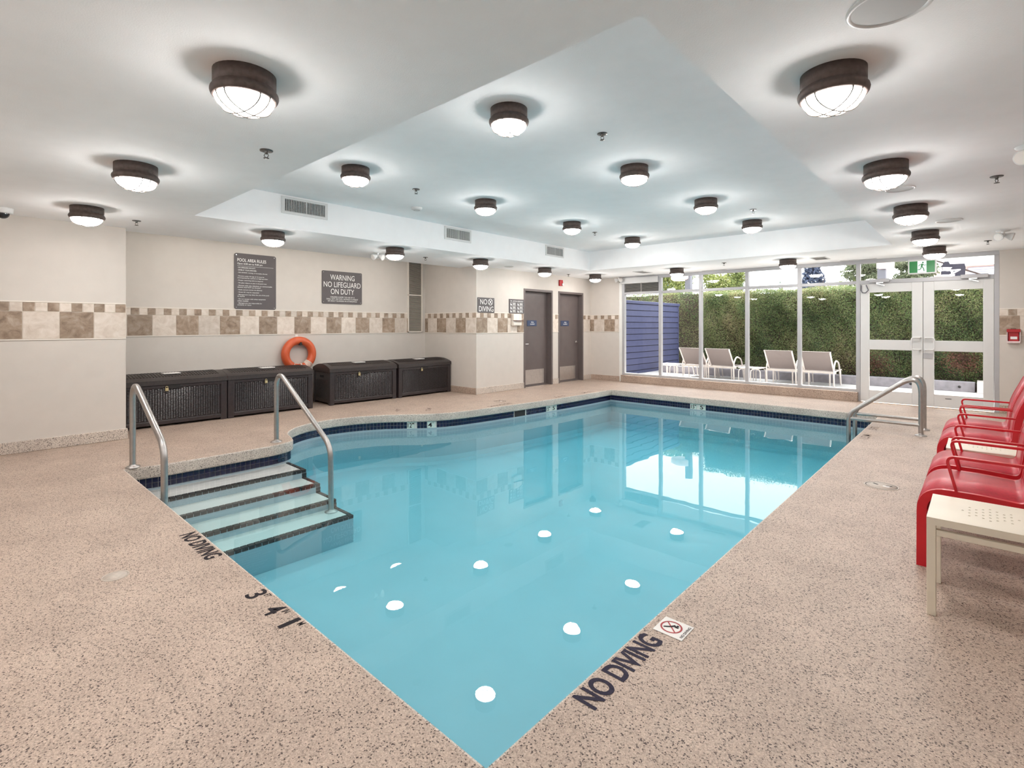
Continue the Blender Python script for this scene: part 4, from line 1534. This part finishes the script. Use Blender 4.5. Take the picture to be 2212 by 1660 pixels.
# ------------------------------------------------------------------ cream side tables
def make_table():
    o = thing('side_table', '', 'table')
    h, s, th = 0.46, 0.2225, 0.034
    outerp = [Vector((a, b, 0)) for a, b in ((-s, -s), (s, -s), (s, s), (-s, s))]
    cols = {-4: [0], -3: [-1.5, -0.5, 0.5, 1.5], -2: [-1, 0, 1], -1: [-1.5, -0.5, 0.5, 1.5], 0: [-2, -1, 0, 1, 2], 1: [-1.5, -0.5, 0.5, 1.5], 2: [-1, 0, 1], 3: [-1.5, -0.5, 0.5, 1.5], 4: [0]}
    holes = []
    for c, ys in cols.items():
        for y in ys:
            holes.append([Vector((c * 0.0245 + 0.0052 * cos(-2 * pi * i / 10), y * 0.05 + 0.0052 * sin(-2 * pi * i / 10), 0)) for i in range(10)])
    polys = [outerp] + holes
    tris = tessellate_polygon(polys)
    flat = [v for p in polys for v in p]
    mb = MB()
    for z in (h, h - 0.006):
        mb.add([(v.x, v.y, z) for v in flat], [tuple(t) for t in tris])
    n0 = 4
    for hp in holes:
        mb.add([(v.x, v.y, h) for v in hp] + [(v.x, v.y, h - 0.006) for v in hp], [(i, (i + 1) % 10, (i + 1) % 10 + 10, i + 10) for i in range(10)])
    mb.build('tabletop', 'table_cream', o)
    ap = MB()
    for a, b, c, d in ((-s, s, -s, -s + 0.006), (-s, s, s - 0.006, s), (-s, -s + 0.006, -s, s), (s - 0.006, s, -s, s)):
        ap.box((a, c, h - th), (b, d, h - 0.0005))
    ap.build('apron', 'table_cream', o)
    for a in (-1, 1):
        for b in (-1, 1):
            x, y = a * (s - 0.0175), b * (s - 0.0175)
            MB().bev((x - 0.0172, y - 0.0172, 0), (x + 0.0172, y + 0.0172, h - 0.007), 0.002, 1).build('leg', 'table_cream', o)
    for b in (-1, 1):
        y = b * (s - 0.0175)
        MB().bev((-s + 0.034, y - 0.013, h - 0.083), (s - 0.034, y + 0.013, h - 0.055), 0.002, 1).build('stretcher', 'table_cream', o)
    return o


tb = make_table()
tb.location = (0.035, 3.325, 0)
tag(tb, 'cream metal side table with punched holes, nearest the camera', group='cream side tables between the red chairs')
dup(tb, (0.035, 5.17, 0), 0, 'cream metal side table between the second and third red chairs', 'cream side tables between the red chairs')

# ------------------------------------------------------------------ outdoors: paving, planter, blue screen wall, roof overhang
struct('patio_paving', MB().box((-14, 11.16, -0.10), (8, 40, -0.012)), 'patio')
struct('roof_overhang', MB().box((-12, 11.16, 2.75), (6, 12.6, 3.0)), 'soffit')
pl = thing('planter_wall', 'low grey concrete planter wall at the foot of the hedge', 'planter', (0, 14.1, -0.012))
MB().bev((-7.0, 0, 0), (-0.08, 0.22, 0.205), 0.01).build('planter_face', 'concrete', pl)
MB().box((-6.2, 0.2, 0.0), (4.0, 1.6, 0.10)).build('soil', 'bark', pl)
MB().bev((-0.05, -0.12, 0), (0.35, 0.28, 0.235), 0.01).build('end_pier', 'lounger_white', pl)
sp = MB()
for x in (-4.55, -2.05, -1.12, -0.32):
    sp.lathe([(0.0, -0.03), (0.022, -0.028), (0.026, 0.0)], 10, (x, 0.0, 0.10), 'Y')
sp.build('drain_spouts', 'dark_gap', pl)

bw_ = thing('blue_screen_wall', 'blue boarded screen wall on the patio left of the loungers', 'screen wall', (-7.26, 11.3, -0.012))
BZ = [0.0, 0.10, 0.27, 0.445, 0.617, 0.789, 0.961, 1.133, 1.302, 1.470, 1.64, 1.81, 1.99]
for i in range(len(BZ) - 1):
    a, b = BZ[i], BZ[i + 1]
    MB().add([(0.006, 0.0, a), (0.006, 4.60, a), (0.006, 4.60, b - 0.016), (0.006, 0, b - 0.016), (0.032, 0, a + 0.002), (0.032, 4.60, a + 0.002), (0.018, 4.60, b - 0.016), (0.018, 0, b - 0.016)],
             [(4, 5, 6, 7), (0, 1, 5, 4), (2, 3, 7, 6), (1, 2, 6, 5), (3, 0, 4, 7)]).build('board', 'blue_board', bw_)
MB().box((-0.12, 0.0, 0.0), (0.006, 4.62, 2.0)).build('backing', 'flag_navy', bw_)  # dark colour behind the gaps paints in the shadow lines between boards
MB().bev((-0.16, -0.02, 1.992), (0.05, 4.70, 2.075), 0.006).build('cap_board', 'blue_board', bw_)
MB().bev((-0.13, 4.60, 0), (0.034, 4.66, 1.99), 0.005).build('corner_board', 'blue_board', bw_)


# leaves
def leaf_cloud(name, pts_fn, n, size, mat, parent, seed, flat=0.5):
    r = random.Random(seed)
    vs, fs = [], []
    for i in range(n):
        c, nrm = pts_fn(r)
        d = (Vector((r.gauss(0, 1), r.gauss(0, 1), r.gauss(0, 1))).normalized() * (1 - flat) + Vector(nrm) * flat)
        d.normalize()
        u = d.orthogonal().normalized()
        a = r.uniform(0, 2 * pi)
        w = d.cross(u)
        e = u * cos(a) + w * sin(a)
        g = d.cross(e)
        s = size * r.uniform(0.6, 1.3)
        c = Vector(c)
        k = len(vs)
        vs += [(c - e * s)[:], (c + g * s * 0.5)[:], (c + e * s)[:], (c - g * s * 0.5)[:]]
        fs.append((k, k + 1, k + 2, k + 3))
    mb = MB()
    mb.v, mb.f, mb.s = vs, fs, [False] * len(fs)
    o = mb.build(name, mat, parent, fix=False)
    o['kind'] = 'stuff'
    return o


def lump(x, z, s):
    return 0.10 * sin(x * 2.1 + s) + 0.07 * sin(x * 5.3 + z * 2.7 + s * 2) + 0.06 * sin(z * 4.1 - x * 1.7 + s) + 0.04 * sin(x * 11 + z * 7)


def hedge(label, x0, x1, y, top, seed, n, zb=0.15):
    o = thing('clipped_hedge', label, 'hedge', (0, y, 0))

    def pt(r):
        t = r.random()
        x = r.uniform(x0, x1)
        if t < 0.86:
            z = zb + (top - zb) * r.random() ** 0.85
            thin = 0.25 * max(0.0, 0.55 - z)
            return (x, lump(x, z, seed) + abs(r.gauss(0, 0.09)) + thin, z), (0, -0.8, 0.5)
        return (x, 0.0 + r.uniform(0, 0.9), top + r.gauss(0, 0.03) + 0.03 * sin(x * 4)), (0, -0.2, 1)
    leaf_cloud('foliage', pt, n, 0.0165, 'hedge_leaf', o, seed)
    core = MB()
    nx, nz = 40, 10
    vs = [(x0 + (x1 - x0) * i / nx, 0.22 + lump(x0 + (x1 - x0) * i / nx, zb + 0.3 + (top - 0.35 - zb) * j / nz, seed), zb + 0.02 + (top - 0.07 - zb) * j / nz) for j in range(nz + 1) for i in range(nx + 1)]
    fs = [(j * (nx + 1) + i, j * (nx + 1) + i + 1, (j + 1) * (nx + 1) + i + 1, (j + 1) * (nx + 1) + i) for j in range(nz) for i in range(nx)]
    core.add(vs, fs)
    k = len(core.v)
    core.box((x0, 0.45, zb - 0.02), (x1, 0.95, top - 0.06))
    core.build('inner_growth', 'bark', o)
    tr = MB()
    r = random.Random(seed + 1)
    x = x0 + 0.3
    while x < x1:
        for q in range(3):
            a = r.uniform(-0.35, 0.35)
            tr.tube([(x + a * 0.15, 0.45, zb - 0.06), (x + a * 0.6, 0.35, 0.5), (x + a * 1.4, 0.28, 1.0 + r.uniform(0, 0.3))], [0.022, 0.015, 0.008], 5)
        x += r.uniform(0.55, 0.8)
    tr.build('stems', 'bark', o)
    return o


hd = hedge('tall clipped green hedge behind the patio loungers', -5.85, 3.2, 14.42, 2.27, 3, 180000)
h2 = hedge('dark green hedge standing behind the blue screen wall', -11.0, -5.7, 16.4, 2.45, 9, 40000, 0.04)


def dry_pt(cx, cz):
    def f(r):
        a, b = r.gauss(0, 0.15), r.gauss(0, 0.13)
        return (cx + a, -0.06 + lump(cx + a, cz + b, 3) + r.uniform(-0.02, 0.06), cz + b), (0, -0.9, 0.3)
    return f


leaf_cloud('dry_patch', dry_pt(-0.30, 0.62), 900, 0.018, 'dry_leaf', hd, 21)
leaf_cloud('dry_patch', dry_pt(-1.75, 0.50), 450, 0.018, 'dry_leaf', hd, 22)

# ------------------------------------------------------------------ loungers and side tables on the patio
def make_lounger():
    """seen from behind: faces +Y, origin at the rear feet"""
    o = thing('sling_lounger', '', 'lounger')
    w = 0.288
    for s in (-1, 1):
        x = s * w
        MB().tube(rounded([(x, 0.95, 0.34), (x, 0.12, 0.335), (x, -0.26, 0.79)], [0.10], 6), 0.017, 10).build('side_rail', 'lounger_white', o)
        xa = s * (w + 0.024)
        MB().tube(rounded([(xa, 0.02, 0.0), (xa, -0.02, 0.40), (xa, 0.18, 0.60), (xa, 0.55, 0.52), (xa, 0.75, 0.0)], [0.10, 0.14, 0.14], 6), 0.017, 10).build('arm_loop', 'lounger_white', o)
        MB().tube([(x, 0.10, 0.32), (xa, 0.10, 0.32)], 0.014, 8).build('bracket', 'lounger_white', o)
        MB().tube([(x, 0.85, 0.33), (x, 0.92, 0.0)], 0.016, 8).build('front_leg', 'lounger_white', o)
        MB().tube([(x - s * 0.08, 0.14, 0.33), (x - s * 0.08, 0.16, 0.0)], 0.016, 8).build('rear_leg', 'lounger_white', o)
    MB().tube([(-w, -0.26, 0.785), (w, -0.26, 0.785)], 0.014, 8).build('top_bar', 'sling', o)
    MB().bev((-w - 0.05, 0.09, 0.295), (w + 0.05, 0.125, 0.345), 0.006, 1).build('cross_bar', 'lounger_white', o)
    bk = MB()
    bk.frame_box((0, 0.115, 0.36), X, Vector((0, -0.37, 0.43)).normalized(), Vector((0, 0.43, 0.37)).normalized(), -w + 0.012, w - 0.012, 0.0, 0.555, -0.004, 0.004)
    bk.build('back_sling', 'sling', o)
    MB().box((-w + 0.012, 0.16, 0.336), (w - 0.012, 0.94, 0.344)).build('seat_sling', 'sling', o)
    return o


GL = 'sling loungers on the patio'
lg = make_lounger()
lg.location = (-5.49, 13.05, -0.012)
tag(lg, 'white framed sling lounger nearest the blue screen wall', group=GL)
dup(lg, (-4.81, 13.05, -0.012), 0, 'white framed sling lounger second from the blue screen wall', GL)
dup(lg, (-3.44, 13.10, -0.012), 0, 'white framed sling lounger third from the blue wall, right of white table', GL)
dup(lg, (-2.69, 13.10, -0.012), 0, 'white framed sling lounger farthest right, nearest the glass doors', GL)


def make_ptable():
    o = thing('patio_table', '', 'table')
    MB().bev((-0.26, -0.22, 0.33), (0.26, 0.22, 0.352), 0.008).build('table_top', 'lounger_white', o)
    for y in (-0.2, 0.2):
        for a, b in ((-0.25, -0.03), (0.03, 0.25)):
            MB().tube(rounded([(a, y, 0), (a, y, 0.325), (b, y, 0.325), (b, y, 0)], [0.10, 0.10], 6), 0.012, 8).build('leg_loop', 'lounger_white', o)
    return o


pt_ = make_ptable()
pt_.location = (-6.10, 13.05, -0.012)
tag(pt_, 'small white patio table beside the blue screen wall', group='white patio tables')
dup(pt_, (-4.13, 13.25, -0.012), 0, 'small white patio table between the second and third loungers', 'white patio tables')

# ------------------------------------------------------------------ beyond the hedge
def tree(name, label, x, y, h, r, mat, n, seed, conical=False, leaf=0.09, base=0.25):
    o = thing(name, label, 'tree', (x, y, 0))
    MB().tube([(0, 0, 0), (0.05, 0.02, h * 0.5), (0, 0, h * 0.92)], [0.05 * h * 0.3 + 0.05, 0.05 * h * 0.18 + 0.03, 0.02], 8).build('trunk', 'bark', o)
    rb = random.Random(seed + 5)
    blobs = [(rb.uniform(-0.6, 0.6) * r, rb.uniform(-0.6, 0.6) * r, h * rb.uniform(base + 0.15, 0.88), r * rb.uniform(0.3, 0.5)) for _ in range(16)]
    br = MB()
    for bx, by, bz, q in blobs[:10]:
        br.tube([(0, 0, bz * 0.6), (bx * 0.6, by * 0.6, bz * 0.85), (bx, by, bz)], [0.04, 0.025, 0.01], 5)
    br.build('branches', 'bark', o)

    def pt(q):
        if conical:
            z = h * (base + (1 - base) * (1 - sqrt(q.random())))
            rr_ = r * (1 - (z / h - base) / (1 - base)) * q.uniform(0.55, 1.1) + 0.05
            a = q.uniform(0, 2 * pi)
            k = sqrt(q.uniform(0.25, 1))
            return (cos(a) * rr_ * k, sin(a) * rr_ * k, z - 0.12 * rr_ * k), (cos(a), sin(a), 0.4)
        bx, by, bz, s = q.choice(blobs)
        d = Vector((q.gauss(0, 1), q.gauss(0, 1), q.gauss(0, 1))).normalized()
        s *= q.uniform(0.6, 1.1)
        return (bx + d.x * s, by + d.y * s, bz + d.z * s * 0.8), d
    leaf_cloud('crown', pt, n, leaf, mat, o, seed)
    return o


tree('maple_tree', 'bright yellow green maple above the hedge at left', -10.1, 22.3, 4.4, 1.15, 'maple_leaf', 9000, 31, False, 0.06)
tree('maple_tree', 'yellow green maple above the hedge, right of the grey lamp post', -8.65, 23.4, 4.4, 1.15, 'maple_leaf', 9000, 32, False, 0.06)
tree('cedar_tree', 'slim dark cedar above the hedge left of the maples', -12.3, 25.5, 4.8, 0.5, 'cedar_leaf', 2500, 33, True, 0.07)
tree('cedar_tree', 'dark cedar above the hedge right of the maples', -9.0, 26.6, 5.3, 0.75, 'cedar_leaf', 4000, 34, True, 0.08, 0.05)
tree('young_spruce', 'tiny blue green spruce tip above the hedge, centre of the window', -5.78, 22, 3.08, 0.45, 'cedar_leaf', 700, 35, True, 0.06)
tree('blue_spruce', 'blue spruce above the hedge, before the rightmost window pane', -5.55, 26, 4.9, 1.5, 'spruce_leaf', 7500, 36, True, 0.09, 0.1)
tree('round_tree', 'pale yellow green tree above the hedge left of the glass doors', -4.75, 30, 4.3, 0.95, 'maple_leaf', 3500, 37, False, 0.06)
tree('round_tree', 'olive green tree above the glass doors left of the exit sign', -3.3, 24.5, 4.5, 0.95, 'olive_leaf', 9000, 38, False, 0.06)
tree('round_tree', 'olive green tree behind the exit sign', -1.65, 24.5, 4.3, 0.95, 'olive_leaf', 9000, 39, False, 0.06)


def lamp_post(label, x, y, h, hx, hz, hw):
    o = thing('street_lamp', label, 'street lamp', (x, y, 0))
    MB().bev((-0.10, -0.10, 0), (0.10, 0.10, h), 0.01).build('lamp_pole', 'post_grey', o)
    k = hw / 2
    MB().lathe([(0.0, hz), (k * 0.8, hz), (k, hz + 0.05), (k, hz + 0.2), (k * 0.9, hz + 0.24), (0.0, hz + 0.26)], 24, (hx, 0, 0)).build('lamp_head', 'pink_render', o)


lamp_post('grey street lamp with pale head above the hedge at left', -7.776, 18, 3.7, -0.30, 3.0, 0.69)
lamp_post('grey street lamp with pale head left of the exit sign', -2.08, 18, 3.05, 0.08, 2.97, 0.42)

hb = thing('far_building', 'pale pink building with grey shutter seen above the right glass door', 'building', (0.35, 26, 0))
MB().box((-1.7, 0, 0), (6, 4, 3.62)).build('building_wall', 'pink_render', hb)
MB().bev((-1.9, -0.3, 3.60), (6.2, 4.2, 3.72), 0.01).build('eaves', 'lounger_white', hb)
sh = MB().box((-0.70, -0.05, 2.7), (0.9, 0.0, 3.55)).build('shutter', 'shutter_grey', hb)
for i in range(10):
    MB().box((-0.68, -0.075, 2.72 + i * 0.083), (0.88, -0.05, 2.78 + i * 0.083)).build('shutter_slat', 'shutter_grey', sh)
fg = thing('banner_flag', 'dark navy banner with white letter on a slanted pole outside', 'flag', (0, 19, 0))
MB().prism([(-0.83, 2.60), (-0.82, 3.03), (-0.75, 3.17), (-0.66, 3.17), (-0.63, 3.09), (-0.32, 3.08), (-0.30, 2.98), (-0.32, 2.60)], (0, 0, 0), X, Z, -Y, 0, 0.012).build('banner_cloth', 'flag_navy', fg)
lt = MB()
Lc = Vector((-0.60, -0.014, 2.75))
put_text(lt, 'A', Vector((-0.72, -0.016, 2.93)), Vector((0.30, 0, -1.0)).normalized(), Vector((1, 0, 0.30)).normalized(), w=0.20, h=0.30, bold=0.02)
lt.build('letter', 'ink_white', fg, fix=False)
MB().prism([(-0.85, 2.78), (-0.70, 2.80), (-0.68, 2.72), (-0.84, 2.72)], (0, -0.013, 0), X, Z, -Y, 0, 0.002).build('orange_mark', 'flag_orange', fg)
MB().tube([(-0.95, 0.05, 3.22), (0.30, 0.05, 2.62)], 0.022, 8).build('banner_pole', 'bark', fg)
MB().tube([(0.30, 0.05, 2.62), (0.30, 0.05, 0.0)], 0.03, 8).build('banner_post', 'frame_brown', fg)
